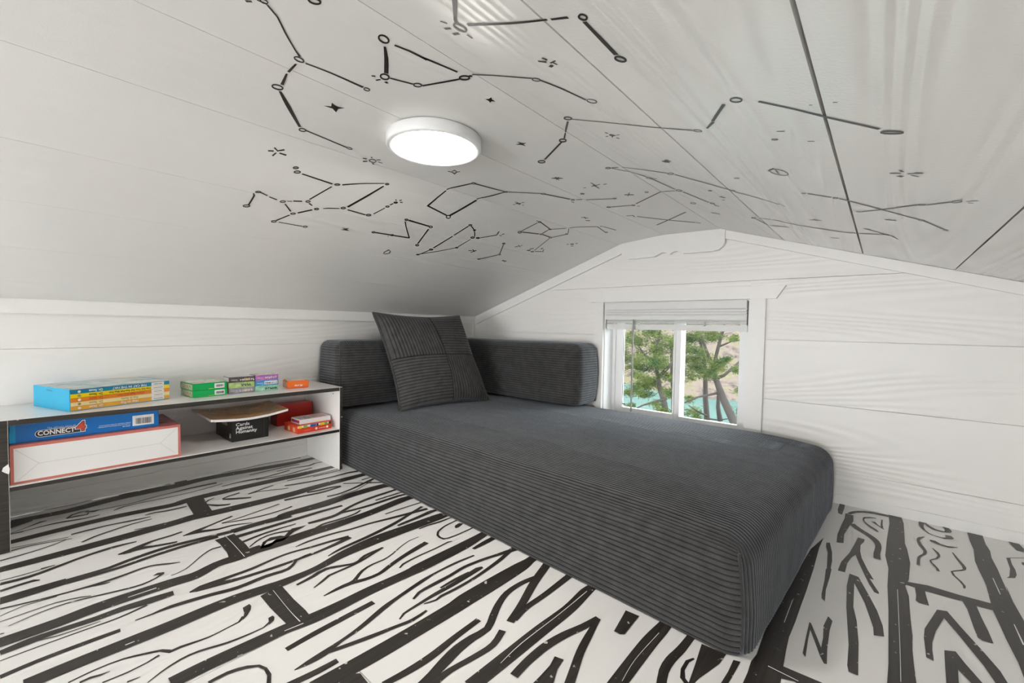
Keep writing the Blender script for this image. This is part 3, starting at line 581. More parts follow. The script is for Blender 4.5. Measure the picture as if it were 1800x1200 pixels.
CEIL_ART = """@painted_constellation
S 12106,-15685,21 12126,-15580,26
C 12157,-15586,11 12141,-15587,14 12126,-15595,19 12114,-15609,23 12109,-15625,24 12112,-15641,21 12121,-15653,15 12135,-15659,11 12151,-15658,14 12166,-15650,18 12177,-15636,22 12182,-15620,23 12180,-15605,21 12171,-15593,15 12157,-15586,11
S 11975,-15765,35 12029,-15714,30
S 12114,-15576,25 11987,-15411,23 11755,-15228,27 11466,-14975,25 11363,-14869,37
C 11282,-14781,16 11258,-14782,25 11239,-14797,35 11229,-14821,37 11229,-14851,34 11240,-14879,28 11259,-14901,21 11282,-14913,16 11306,-14911,24 11324,-14897,34 11335,-14873,36 11335,-14844,34 11325,-14815,28 11306,-14793,21 11282,-14781,16
S 11263,-14744,37 11316,-14400,38 11341,-13858,56
C 11347,-13746,14 11328,-13742,18 11309,-13747,26 11294,-13761,30 11287,-13780,29 11288,-13800,25 11298,-13818,18 11314,-13830,13 11334,-13834,18 11353,-13829,25 11367,-13815,29 11374,-13796,29 11373,-13776,24 11364,-13758,18 11347,-13746,14
S 11132,-14825,28 10830,-14812,40
S 10778,-14813,27 10444,-14753,49
C 10354,-14706,20 10325,-14706,27 10298,-14721,37 10278,-14748,42 10270,-14780,42 10274,-14812,37 10290,-14837,27 10315,-14850,19 10343,-14850,26 10370,-14835,35 10389,-14809,40 10398,-14777,41 10394,-14746,36 10378,-14720,27 10354,-14706,20
S 10251,-14707,41 9931,-14458,72 9363,-14009,48
C 9310,-13876,17 9284,-13873,24 9260,-13881,34 9241,-13899,41 9232,-13922,41 9234,-13947,35 9247,-13968,24 9269,-13981,17 9294,-13984,23 9318,-13976,33 9337,-13959,40 9346,-13935,40 9344,-13911,35 9331,-13890,24 9310,-13876,17
S 9315,-13868,38 9204,-12985,41
C 9215,-12865,13 9198,-12864,22 9183,-12875,29 9172,-12895,30 9168,-12921,28 9172,-12947,24 9183,-12969,17 9198,-12981,13 9215,-12982,22 9231,-12971,29 9241,-12951,29 9245,-12926,27 9241,-12899,24 9231,-12878,18 9215,-12865,13
@painted_star
C 12663,-15191,21 12640,-15190,25 12615,-15201,32 12594,-15220,37 12581,-15245,39 12578,-15270,38 12586,-15290,30 12604,-15301,21 12627,-15301,24 12651,-15291,31 12671,-15271,36 12685,-15247,38 12688,-15222,37 12680,-15202,30 12663,-15191,21
@painted_star
P 10337,-14025 10409,-13923 10518,-13967 10469,-13861 10517,-13733 10418,-13800 10290,-13774 10361,-13876
@painted_star
S 8325,-14189,39 8365,-14097,40
S 8391,-14047,29 8490,-13939,44
S 8465,-14123,30 8409,-14046,24
S 8218,-14066,33 8340,-14039,27
S 8356,-13985,39 8353,-13848,48
@painted_constellation
C 12675,-14268,23 12645,-14267,30 12621,-14280,39 12607,-14306,40 12607,-14338,36 12620,-14371,30 12644,-14397,24 12673,-14412,22 12702,-14413,29 12725,-14400,37 12739,-14375,39 12739,-14343,35 12727,-14311,29 12704,-14284,24 12675,-14268,23
S 12546,-14242,31 12334,-14079,57 11994,-13857,64
S 12678,-14175,35 12733,-13973,41 12765,-13688,48 12755,-13790,43 12883,-13215,38
C 11917,-13760,22 11885,-13751,27 11854,-13756,38 11830,-13773,46 11819,-13799,44 11823,-13829,36 11840,-13856,26 11867,-13876,22 11899,-13884,27 11930,-13879,36 11952,-13862,44 11964,-13837,43 11961,-13807,35 11944,-13780,26 11917,-13760,22
S 11750,-13958,36 11792,-13917,36
S 11697,-13847,32 11773,-13816,32
S 11778,-13735,52 11765,-13685,39
S 11925,-13744,38 12070,-13419,39
C 12147,-13314,18 12124,-13305,22 12098,-13307,29 12072,-13319,34 12054,-13339,36 12046,-13363,33 12049,-13386,25 12064,-13403,18 12087,-13411,21 12114,-13409,28 12139,-13397,33 12157,-13378,35 12165,-13354,32 12162,-13332,24 12147,-13314,18
S 12145,-13300,40 12693,-13091,46 12765,-13068,38
C 12913,-12998,27 12891,-12986,33 12861,-12986,42 12829,-12998,48 12802,-13018,50 12786,-13044,49 12783,-13069,39 12794,-13089,27 12817,-13100,33 12847,-13100,41 12878,-13089,46 12905,-13069,49 12921,-13044,47 12924,-13018,38 12913,-12998,27
S 12942,-13033,47 12985,-13008,47
S 13010,-13032,31 13984,-12794,39
C 14073,-12728,13 14052,-12712,17 14025,-12704,25 13996,-12705,31 13972,-12715,36 13957,-12732,35 13954,-12752,23 13964,-12772,13 13985,-12788,17 14012,-12796,24 14041,-12795,30 14065,-12785,35 14080,-12768,34 14083,-12748,23 14073,-12728,13
S 14079,-12725,45 14246,-12442,49 14403,-12035,39
C 14543,-11965,11 14519,-11942,17 14487,-11929,25 14453,-11930,32 14424,-11944,34 14405,-11969,30 14402,-12000,19 14414,-12029,11 14438,-12052,16 14470,-12064,24 14504,-12063,31 14532,-12049,33 14550,-12025,29 14554,-11995,19 14543,-11965,11
@painted_constellation
P 14388,-14648 14455,-14630 14066,-14289 14011,-14289 14175,-14443
S 14087,-14337,33 14009,-14248,42
C 13980,-14062,19 13952,-14054,32 13924,-14063,47 13903,-14088,50 13893,-14124,45 13896,-14162,37 13910,-14196,26 13934,-14218,18 13961,-14226,30 13988,-14216,44 14008,-14192,47 14018,-14158,44 14017,-14120,36 14003,-14085,26 13980,-14062,19
S 13805,-14315,29 13859,-14254,29
S 13710,-14166,36 13809,-14157,36
S 13719,-14037,45 13826,-14037,44
S 13916,-13990,27 13919,-13902,28
S 14109,-14167,46 14694,-14077,42 15159,-14043,30
S 15203,-14037,34 15406,-14028,41
C 15586,-13973,20 15570,-13959,23 15551,-13953,31 15534,-13956,38 15521,-13968,38 15515,-13985,32 15517,-14005,24 15528,-14023,20 15544,-14036,23 15562,-14042,30 15579,-14039,36 15592,-14027,37 15598,-14011,31 15596,-13991,23 15586,-13973,20
S 15527,-13925,47 15525,-13252,59
C 15571,-13116,23 15554,-13100,33 15531,-13095,46 15507,-13102,53 15487,-13119,51 15475,-13143,43 15474,-13170,31 15482,-13193,23 15500,-13209,32 15522,-13213,45 15546,-13207,50 15565,-13190,49 15577,-13166,41 15579,-13140,30 15571,-13116,23
@painted_star
S 14434,-13247,38 14537,-13210,45
S 14551,-13321,38 14584,-13261,46
S 14574,-13178,26 14689,-13230,25
S 14621,-13189,30 14647,-13128,30
S 14523,-13122,81 14546,-13084,82
@painted_star
P 12662,-12398 12714,-12359 12782,-12375 12742,-12311 12745,-12229 12699,-12275 12643,-12253 12667,-12316
@painted_star
P 11859,-10659 11981,-10651 11993,-10761 12029,-10647 12106,-10590 12010,-10581 11987,-10467 11952,-10574
@painted_constellation
C 13639,-11259,20 13612,-11232,26 13578,-11212,39 13542,-11203,54 13513,-11207,69 13495,-11224,65 13493,-11250,37 13506,-11280,20 13533,-11307,26 13568,-11327,38 13603,-11335,52 13632,-11330,66 13649,-11314,62 13652,-11288,36 13639,-11259,20
S 13477,-11125,36 13187,-10746,39 13032,-10536,25
S 13013,-10515,25 12855,-10316,31
C 12824,-10209,26 12803,-10188,36 12775,-10179,52 12746,-10183,62 12723,-10200,61 12709,-10227,50 12708,-10258,35 12720,-10286,26 12742,-10307,35 12770,-10316,51 12798,-10311,60 12821,-10294,59 12834,-10268,49 12835,-10238,34 12824,-10209,26
S 12718,-10204,45 11859,-9626,51
C 11783,-9518,26 11759,-9497,39 11726,-9489,59 11693,-9495,70 11666,-9515,71 11650,-9544,60 11648,-9577,40 11661,-9607,26 11686,-9628,39 11719,-9635,57 11751,-9629,69 11778,-9609,69 11794,-9581,58 11796,-9548,39 11783,-9518,26
S 13627,-11231,38 14331,-11112,36 15007,-10975,34 15578,-10907,39
C 15705,-10888,10 15693,-10869,18 15672,-10856,26 15645,-10851,31 15619,-10855,34 15599,-10867,32 15588,-10885,22 15589,-10905,10 15602,-10923,18 15623,-10936,26 15649,-10941,31 15675,-10937,33 15695,-10925,31 15706,-10907,21 15705,-10888,10
S 15816,-11015,33 15980,-11278,41
S 15978,-11305,41 16280,-11892,40
C 16509,-12018,16 16497,-11991,21 16475,-11969,31 16447,-11957,39 16419,-11957,44 16397,-11970,39 16385,-11992,26 16385,-12020,16 16398,-12047,21 16421,-12068,30 16449,-12080,38 16476,-12079,42 16497,-12067,37 16509,-12045,25 16509,-12018,16
S 16677,-11976,52 17006,-11750,43 17285,-11525,51 17494,-11378,52 17750,-11193,51
C 17954,-11111,14 17945,-11091,36 17920,-11072,47 17882,-11059,50 17839,-11053,52 17800,-11057,51 17773,-11069,42 17763,-11088,15 17773,-11109,37 17800,-11127,47 17838,-11140,50 17881,-11145,50 17918,-11141,49 17944,-11129,40 17954,-11111,14
@painted_star
P 13935,-10474 14000,-10542 14043,-10525 14096,-10481 14000,-10423 13926,-10320 13965,-10433
S 13944,-10623,41 13971,-10568,41
S 13827,-10383,27 13888,-10415,27
S 14104,-10497,21 14180,-10536,21
S 14027,-10358,46 14065,-10311,46
@painted_star
P 14316,-8984 14426,-9063 14467,-9167 14479,-9087 14557,-9081 14466,-9017 14489,-8947 14392,-8938
@painted_star
C 9039,-12189,16 9008,-12181,24 8979,-12188,35 8957,-12210,40 8946,-12241,37 8949,-12276,30 8965,-12307,21 8991,-12328,16 9021,-12336,24 9050,-12328,34 9072,-12307,39 9083,-12276,37 9080,-12242,30 9064,-12210,21 9039,-12189,16
S 8981,-12482,51 9009,-12406,51
S 8861,-12411,36 8917,-12335,48
S 9166,-12392,27 9127,-12343,28
S 9114,-12218,38 9175,-12161,38
S 9049,-12146,31 9059,-12038,31
S 8908,-12203,32 8884,-12146,28
@painted_constellation
C 8081,-13489,20 8066,-13488,25 8051,-13496,32 8036,-13512,35 8027,-13531,36 8023,-13551,34 8027,-13567,28 8037,-13577,20 8051,-13578,25 8067,-13570,31 8081,-13554,34 8091,-13535,36 8094,-13515,34 8091,-13498,28 8081,-13489,20
C 7968,-13397,20 7951,-13396,26 7932,-13406,33 7915,-13425,36 7903,-13449,37 7899,-13473,35 7903,-13493,29 7915,-13505,20 7932,-13505,26 7951,-13495,32 7968,-13477,35 7979,-13453,37 7984,-13428,35 7979,-13409,29 7968,-13397,20
S 7923,-13339,39 7860,-12608,46
C 7907,-12450,20 7894,-12449,28 7878,-12459,34 7863,-12477,36 7852,-12500,36 7848,-12523,34 7850,-12542,28 7859,-12553,20 7872,-12554,28 7888,-12544,34 7903,-12526,36 7914,-12503,36 7918,-12480,34 7916,-12461,28 7907,-12450,20
S 7922,-12395,52 8137,-12053,37 8384,-11550,32
C 8404,-11436,21 8392,-11432,29 8379,-11437,36 8367,-11449,38 8360,-11466,37 8357,-11484,33 8361,-11500,26 8369,-11510,21 8381,-11513,29 8394,-11508,36 8406,-11496,38 8414,-11480,36 8416,-11462,33 8413,-11446,26 8404,-11436,21
S 8282,-11502,46 7747,-11650,66 7143,-11834,68
C 7079,-11865,22 7063,-11861,30 7045,-11868,39 7031,-11884,43 7022,-11905,42 7021,-11927,38 7027,-11946,29 7040,-11958,22 7056,-11962,30 7073,-11955,39 7088,-11940,43 7097,-11919,42 7098,-11897,37 7092,-11877,29 7079,-11865,22
S 7767,-12576,37 7091,-12800,42
C 7019,-12751,20 7003,-12749,27 6987,-12756,35 6973,-12770,39 6965,-12789,40 6963,-12809,36 6970,-12826,27 6982,-12836,20 6997,-12838,26 7014,-12831,34 7027,-12817,39 7035,-12798,39 7037,-12778,36 7031,-12761,27 7019,-12751,20
S 6953,-12916,51 6885,-13098,50
S 6864,-13119,33 6821,-13219,22
C 6798,-13244,16 6782,-13244,23 6765,-13254,30 6750,-13273,33 6740,-13296,34 6737,-13319,32 6742,-13338,25 6753,-13348,16 6769,-13348,23 6786,-13338,30 6801,-13320,32 6811,-13297,33 6814,-13274,32 6810,-13255,25 6798,-13244,16
S 6794,-13438,38 6841,-13623,33
S 6872,-13675,31 6934,-13840,35
C 6953,-13844,15 6940,-13845,22 6925,-13855,27 6912,-13873,30 6902,-13894,31 6898,-13915,30 6901,-13931,25 6910,-13939,15 6923,-13938,22 6938,-13928,27 6951,-13911,30 6961,-13890,31 6965,-13869,30 6962,-13852,25 6953,-13844,15
S 6852,-13962,21 6764,-13919,36 6353,-13903,34
C 6335,-13866,18 6315,-13867,26 6293,-13880,34 6275,-13902,38 6263,-13930,39 6260,-13958,38 6267,-13980,29 6282,-13991,18 6302,-13991,25 6323,-13978,33 6341,-13955,37 6353,-13928,39 6356,-13900,37 6350,-13878,29 6335,-13866,18
S 6706,-13216,30 6446,-12976,41
S 6940,-12741,47 6867,-12630,32
C 6791,-12432,21 6776,-12430,30 6760,-12438,39 6747,-12453,42 6739,-12473,42 6737,-12494,38 6742,-12511,29 6753,-12521,21 6768,-12523,29 6783,-12515,38 6796,-12500,42 6805,-12480,42 6807,-12460,38 6802,-12442,29 6791,-12432,21
S 6702,-12554,56 6442,-12804,56
C 6395,-12841,17 6380,-12841,26 6365,-12850,34 6351,-12868,36 6341,-12891,37 6339,-12913,35 6343,-12932,27 6354,-12942,17 6369,-12942,26 6384,-12932,33 6398,-12914,36 6407,-12892,36 6410,-12869,34 6406,-12851,27 6395,-12841,17
S 6285,-12941,44 5930,-13124,44
C 5890,-13109,17 5872,-13108,25 5854,-13117,34 5840,-13135,38 5831,-13157,38 5830,-13180,35 5837,-13199,26 5850,-13209,17 5868,-13210,25 5886,-13201,33 5900,-13183,37 5909,-13161,38 5910,-13138,35 5903,-13120,26 5890,-13109,17
S 5876,-13042,31 5881,-12450,32
C 5909,-12322,16 5892,-12320,23 5875,-12329,31 5860,-12347,34 5852,-12369,34 5851,-12392,31 5858,-12412,23 5871,-12423,16 5887,-12425,23 5905,-12416,31 5919,-12399,34 5927,-12376,34 5928,-12353,30 5922,-12334,23 5909,-12322,16
S 6846,-12345,24 6913,-12229,43 7003,-11986,31
S 7028,-11772,44 6985,-11233,52
C 7029,-11092,24 7013,-11089,36 6995,-11098,45 6979,-11117,47 6969,-11143,46 6966,-11170,41 6971,-11192,32 6982,-11206,23 6999,-11209,36 7016,-11200,45 7031,-11181,47 7042,-11155,45 7045,-11129,41 7040,-11106,32 7029,-11092,24
S 7105,-11055,39 7470,-10936,38
C 7571,-10868,20 7558,-10865,29 7544,-10871,37 7532,-10885,39 7524,-10904,37 7521,-10925,33 7525,-10943,26 7535,-10954,20 7548,-10958,29 7562,-10952,37 7575,-10938,38 7583,-10919,37 7585,-10898,33 7581,-10880,26 7571,-10868,20
S 7641,-10891,44 7739,-10858,43
C 7818,-10780,23 7806,-10777,35 7793,-10783,43 7782,-10796,44 7774,-10815,42 7771,-10834,38 7774,-10851,30 7782,-10862,23 7794,-10865,34 7807,-10859,42 7818,-10845,44 7826,-10827,42 7829,-10807,38 7826,-10791,30 7818,-10780,23
S 7923,-10905,27 7881,-10857,28
S 7914,-10780,42 7962,-10743,42
S 7861,-10724,41 7873,-10652,41
@painted_star
P 6062,-11454 6128,-11376 6178,-11478 6171,-11360 6219,-11291 6133,-11302 6083,-11197 6072,-11326
@painted_star
S 5131,-9457,26 5261,-9518,38 5434,-9464,57 5374,-9362,24 5249,-9317,46 5143,-9417,57
@painted_constellation
C 6268,-10483,22 6253,-10478,33 6237,-10484,44 6224,-10498,47 6217,-10518,45 6217,-10540,38 6223,-10559,28 6236,-10572,22 6251,-10576,32 6266,-10570,44 6279,-10556,47 6286,-10537,44 6287,-10515,38 6280,-10496,28 6268,-10483,22
S 6258,-10468,57 6288,-9920,66 6327,-9294,68
C 6307,-9867,19 6290,-9861,27 6273,-9864,38 6260,-9876,42 6254,-9894,38 6255,-9916,31 6263,-9936,23 6277,-9951,19 6294,-9957,26 6311,-9954,37 6324,-9942,41 6331,-9923,38 6330,-9902,31 6321,-9882,23 6307,-9867,19
S 6177,-10003,33 6203,-9975,33
S 6337,-9315,40 6837,-9791,30 7095,-10012,36
C 7205,-9996,26 7189,-9990,35 7174,-9993,48 7162,-10004,52 7155,-10022,48 7155,-10042,40 7161,-10061,30 7173,-10075,25 7189,-10081,35 7204,-10078,48 7216,-10066,51 7223,-10049,47 7223,-10029,39 7217,-10010,30 7205,-9996,26
S 7189,-9960,72 7132,-9157,63
C 7137,-9041,27 7117,-9031,38 7099,-9033,54 7084,-9046,58 7076,-9067,51 7076,-9092,41 7085,-9116,31 7101,-9135,27 7120,-9144,38 7139,-9142,53 7153,-9129,57 7161,-9108,51 7161,-9083,41 7152,-9059,31 7137,-9041,27
S 6990,-9068,61 6692,-8981,46 6103,-8804,53
C 6025,-8711,29 6007,-8703,43 5988,-8705,62 5974,-8719,67 5967,-8740,59 5969,-8764,47 5978,-8788,34 5994,-8806,29 6013,-8814,42 6031,-8811,61 6045,-8798,66 6052,-8778,58 6051,-8753,46 6041,-8729,34 6025,-8711,29
@painted_star
S 9718,-10654,37 9754,-10558,31 9715,-10438,48 9829,-10475,29 9901,-10432,37
S 9777,-10579,22 9877,-10583,38 9852,-10496,20
@painted_constellation
S 8001,-9916,65 8416,-9926,53 8798,-9924,42
S 8843,-9940,39 9208,-9820,72 9547,-9711,64
C 9632,-9644,21 9615,-9634,31 9594,-9633,46 9575,-9641,53 9561,-9657,52 9554,-9678,44 9556,-9699,30 9567,-9716,21 9584,-9726,31 9605,-9727,45 9624,-9719,52 9638,-9703,52 9645,-9682,43 9643,-9662,30 9632,-9644,21
S 9604,-9622,60 9753,-8639,56
C 9788,-8554,18 9774,-8546,32 9757,-8545,46 9740,-8554,50 9726,-8569,48 9719,-8589,41 9719,-8608,29 9727,-8624,18 9740,-8632,32 9758,-8633,45 9775,-8624,50 9788,-8609,48 9796,-8589,41 9796,-8570,28 9788,-8554,18
S 9719,-8602,53 9239,-8684,74 8846,-8823,44
S 8811,-8788,81 8293,-8875,83 7845,-8970,99
C 7811,-8900,28 7781,-8883,36 7753,-8881,51 7731,-8894,58 7721,-8921,49 7723,-8956,38 7738,-8991,30 7762,-9020,28 7791,-9038,36 7819,-9040,50 7841,-9026,56 7851,-8999,48 7849,-8965,38 7835,-8930,30 7811,-8900,28
S 8020,-9922,51 7832,-9063,54
S 9794,-8547,49 10368,-7718,50
C 10406,-7628,19 10392,-7618,36 10374,-7618,51 10354,-7629,53 10338,-7647,50 10327,-7670,42 10326,-7693,30 10333,-7712,19 10347,-7722,36 10365,-7721,50 10385,-7711,52 10401,-7693,49 10411,-7670,42 10413,-7647,30 10406,-7628,19
S 10388,-7618,68 10645,-6709,71
C 10701,-6561,20 10688,-6548,37 10670,-6546,56 10652,-6554,59 10637,-6572,53 10628,-6594,43 10627,-6618,29 10634,-6637,20 10648,-6650,37 10665,-6652,55 10683,-6643,58 10698,-6626,52 10707,-6604,42 10708,-6581,29 10701,-6561,20
S 10551,-6491,32 10566,-6367,41
S 10741,-6532,46 10875,-6414,58
S 10945,-6303,56 11663,-5961,55
C 11742,-5924,15 11730,-5909,28 11713,-5902,46 11695,-5903,55 11680,-5914,52 11670,-5931,41 11667,-5952,26 11673,-5972,15 11685,-5986,28 11702,-5993,46 11720,-5991,55 11735,-5981,52 11745,-5964,40 11747,-5943,25 11742,-5924,15
@painted_constellation
C 7693,-7890,26 7680,-7884,44 7666,-7889,55 7654,-7903,54 7646,-7924,48 7644,-7948,41 7648,-7969,31 7657,-7984,26 7670,-7990,43 7683,-7986,55 7695,-7972,53 7703,-7951,48 7706,-7927,40 7702,-7905,31 7693,-7890,26
S 7609,-7950,54 6966,-7997,56
S 6902,-7997,57 6025,-8090,68
C 5924,-8030,28 5908,-8025,49 5891,-8032,64 5877,-8050,64 5868,-8077,57 5867,-8106,48 5873,-8132,36 5886,-8150,27 5902,-8155,49 5919,-8148,63 5933,-8130,63 5942,-8103,57 5943,-8074,48 5937,-8048,36 5924,-8030,28
S 5846,-8118,49 5484,-8263,49
C 5465,-8257,23 5453,-8254,45 5441,-8261,55 5431,-8277,54 5424,-8299,50 5423,-8322,43 5427,-8341,33 5435,-8354,23 5447,-8356,44 5459,-8349,55 5470,-8333,54 5476,-8312,50 5478,-8289,43 5474,-8270,33 5465,-8257,23
S 5501,-8276,44 5877,-7762,45 6277,-7316,45
C 6323,-7236,24 6312,-7232,46 6301,-7238,56 6291,-7253,54 6284,-7273,49 6282,-7295,42 6285,-7315,32 6293,-7328,24 6304,-7331,46 6316,-7325,56 6326,-7311,53 6332,-7290,48 6334,-7268,41 6331,-7249,32 6323,-7236,24
S 6371,-7276,45 6954,-7228,36
C 7094,-7187,28 7076,-7178,47 7058,-7183,63 7042,-7201,61 7033,-7228,53 7031,-7259,44 7038,-7288,33 7051,-7309,28 7068,-7318,46 7087,-7313,62 7102,-7296,60 7112,-7269,53 7113,-7238,44 7107,-7208,33 7094,-7187,28
S 7147,-7227,33 7324,-7389,31 7450,-7545,26
C 7495,-7521,27 7485,-7517,45 7475,-7520,59 7466,-7530,57 7460,-7546,50 7458,-7564,42 7461,-7581,32 7469,-7593,27 7479,-7598,45 7489,-7595,58 7498,-7584,56 7504,-7568,50 7506,-7550,42 7503,-7534,32 7495,-7521,27
S 7513,-7619,38 7642,-7864,37
C 7137,-6981,28 7125,-6976,55 7111,-6984,64 7099,-7002,61 7090,-7028,55 7086,-7055,47 7089,-7079,37 7097,-7095,28 7109,-7100,55 7123,-7092,64 7136,-7074,60 7145,-7048,55 7148,-7021,47 7146,-6997,37 7137,-6981,28
S 7142,-6967,43 7528,-6508,54
S 7542,-6523,48 7738,-6638,48
S 7542,-6387,34 7530,-6284,34
S 7617,-6367,43 7681,-6299,43
@painted_constellation
C 7161,-5678,25 7148,-5670,46 7134,-5673,61 7122,-5688,57 7114,-5710,48 7112,-5736,39 7117,-5761,29 7127,-5779,25 7140,-5787,45 7154,-5783,60 7166,-5769,56 7174,-5746,48 7175,-5720,39 7171,-5696,29 7161,-5678,25
S 7079,-5670,35 6462,-5190,37
C 6431,-5102,21 6418,-5094,41 6404,-5098,54 6393,-5113,50 6386,-5136,43 6385,-5163,35 6389,-5187,26 6399,-5205,21 6413,-5213,41 6426,-5209,54 6438,-5194,50 6445,-5171,43 6446,-5145,35 6441,-5120,26 6431,-5102,21
S 6367,-5199,68 5891,-5665,67
C 5871,-5653,21 5860,-5649,49 5847,-5659,54 5836,-5679,50 5828,-5707,45 5825,-5736,39 5827,-5760,30 5835,-5776,21 5846,-5779,48 5858,-5769,53 5870,-5749,49 5878,-5722,45 5881,-5693,39 5878,-5668,30 5871,-5653,21
@painted_star
S 9205,-7630,44 9268,-7611,44
S 9334,-7659,91 9433,-7528,92
S 9435,-7717,30 9338,-7476,31
S 9411,-7780,27 9400,-7706,27
S 9490,-7567,44 9573,-7542,44
S 9392,-7415,28 9380,-7337,28
@painted_star
S 11240,-8491,41 11337,-8422,103 11469,-8316,41
S 11381,-8516,28 11309,-8251,24
S 11450,-8467,21 11260,-8312,22
@painted_star
S 11836,-7412,58 11812,-7050,30
S 11874,-7615,29 11854,-7303,35
S 11719,-7315,37 12006,-7361,36
S 11490,-7348,47 11555,-7317,47
S 12067,-7291,39 12164,-7290,39
@painted_star
C 11221,-6864,15 11207,-6850,30 11187,-6846,45 11165,-6851,51 11146,-6864,50 11133,-6883,43 11129,-6904,28 11135,-6923,15 11149,-6936,30 11169,-6941,45 11190,-6936,51 11209,-6923,50 11222,-6904,42 11226,-6883,28 11221,-6864,15
@painted_star
S 12103,-6127,52 12316,-5979,64
S 12293,-6227,16 12122,-5955,16
@painted_star
S 9919,-4894,52 10039,-4662,53
S 10019,-4887,26 9930,-4610,27
S 9831,-4471,70 9917,-4322,70
@painted_constellation
C 7994,-5757,29 7974,-5742,46 7954,-5742,66 7937,-5757,64 7927,-5784,52 7926,-5818,40 7934,-5852,31 7950,-5879,29 7969,-5894,45 7989,-5895,65 8006,-5880,63 8016,-5853,51 8017,-5819,40 8009,-5785,31 7994,-5757,29
S 8037,-5825,51 8688,-5725,50
S 8759,-5893,29 8770,-5796,28
C 8768,-5638,24 8757,-5631,45 8743,-5635,54 8731,-5651,48 8722,-5674,42 8718,-5700,35 8720,-5725,27 8727,-5743,23 8739,-5750,44 8752,-5746,53 8764,-5730,48 8773,-5707,42 8777,-5681,35 8775,-5656,27 8768,-5638,24
S 8749,-5617,38 8584,-4878,39
C 8577,-4765,25 8567,-4759,53 8556,-4765,59 8545,-4781,52 8536,-4803,46 8532,-4829,39 8533,-4851,30 8539,-4867,25 8548,-4873,53 8559,-4867,58 8570,-4851,52 8579,-4829,45 8583,-4803,39 8582,-4781,30 8577,-4765,25
S 8572,-4778,42 8859,-4223,42
S 8499,-4841,53 8230,-4837,64
C 8195,-4791,20 8184,-4783,41 8171,-4788,49 8159,-4805,43 8150,-4829,38 8146,-4857,31 8149,-4882,24 8156,-4900,20 8167,-4907,41 8180,-4902,48 8192,-4886,43 8201,-4862,37 8205,-4834,31 8203,-4809,24 8195,-4791,20
S 8013,-5759,60 8160,-4945,62
S 8189,-4781,50 8159,-4282,51
C 8169,-4133,21 8157,-4125,45 8143,-4131,52 8129,-4151,46 8120,-4179,39 8115,-4210,33 8117,-4239,25 8125,-4259,21 8137,-4267,45 8151,-4261,51 8164,-4242,45 8174,-4214,39 8179,-4182,33 8177,-4153,25 8169,-4133,21
S 8185,-4147,51 8556,-3762,64
C 8606,-3711,21 8595,-3703,43 8582,-3706,53 8570,-3721,46 8562,-3744,38 8558,-3772,31 8560,-3797,24 8568,-3816,21 8579,-3825,42 8591,-3822,52 8603,-3807,45 8611,-3783,38 8615,-3756,31 8613,-3730,24 8606,-3711,21
S 8655,-3778,33 8882,-4082,21
S 8937,-4122,71 9196,-3992,70 9710,-3448,69
S 9710,-3448,42 9526,-2508,44
C 9578,-2415,20 9565,-2401,49 9548,-2398,78 9529,-2407,79 9514,-2426,68 9505,-2451,54 9503,-2477,35 9509,-2499,20 9522,-2513,49 9539,-2515,77 9557,-2506,78 9573,-2488,68 9582,-2463,53 9584,-2437,35 9578,-2415,20
S 9793,-3400,84 9858,-3321,67
S 9857,-3269,43 9946,-2452,56
S 8088,-4182,39 7152,-3909,41
C 7077,-3847,22 7064,-3838,48 7048,-3845,58 7034,-3865,51 7025,-3895,44 7022,-3929,36 7025,-3960,27 7035,-3981,22 7049,-3990,48 7064,-3983,57 7078,-3963,51 7087,-3933,44 7090,-3899,36 7087,-3868,27 7077,-3847,22
S 7063,-4262,63 7094,-4091,85
S 7166,-4226,69 7281,-4119,69
S 7103,-3802,47 7211,-3459,48
S 7332,-3710,69 7442,-3727,69
S 7371,-3586,30 7179,-3370,30
@painted_star
S 6275,-6670,40 6299,-6527,40
S 6405,-6596,26 6266,-6358,26
S 6283,-6477,96 6373,-6362,48
S 6175,-6474,48 6241,-6436,48
@painted_star
S 7244,-5012,30 7178,-4814,30
S 7096,-5030,51 7182,-4937,51
S 7243,-4852,48 7300,-4844,48
@painted_star
S 8009,-2883,54 8057,-2811,54
C 8142,-2590,22 8129,-2580,52 8114,-2587,59 8099,-2608,51 8089,-2640,43 8084,-2676,35 8086,-2709,27 8094,-2732,22 8107,-2742,51 8122,-2736,58 8137,-2715,50 8147,-2683,43 8152,-2647,35 8150,-2614,27 8142,-2590,22
S 8210,-2559,53 8263,-2473,53
S 7996,-2570,44 8032,-2426,45
@painted_star
S 6044,-4607,53 6059,-4341,53
S 6107,-4598,22 5985,-4380,28
@painted_constellation
C 11154,-5160,20 11140,-5145,46 11118,-5140,69 11094,-5146,76 11071,-5161,74 11055,-5183,63 11049,-5207,42 11053,-5228,20 11068,-5242,46 11089,-5247,68 11114,-5241,75 11136,-5226,73 11152,-5204,62 11159,-5181,42 11154,-5160,20
S 11176,-5163,74 11782,-5002,73
C 11869,-4943,19 11857,-4929,41 11840,-4923,65 11821,-4926,74 11803,-4938,70 11791,-4956,56 11786,-4977,36 11790,-4997,19 11802,-5011,41 11819,-5017,65 11839,-5014,73 11856,-5002,69 11868,-4984,56 11873,-4963,36 11869,-4943,19
S 11966,-5085,56 13032,-5831,51
S 13032,-5831,60 13575,-6204,50
S 11887,-4825,60 11951,-4782,59
@painted_constellation
C 12800,-8279,18 12788,-8267,35 12769,-8265,48 12747,-8271,52 12727,-8286,50 12712,-8306,43 12705,-8327,31 12709,-8345,18 12722,-8356,35 12741,-8359,48 12762,-8352,51 12783,-8338,49 12797,-8318,43 12804,-8297,30 12800,-8279,18
S 12835,-8275,43 12966,-8212,42
S 13045,-8176,34 13588,-8127,63 14084,-8041,63
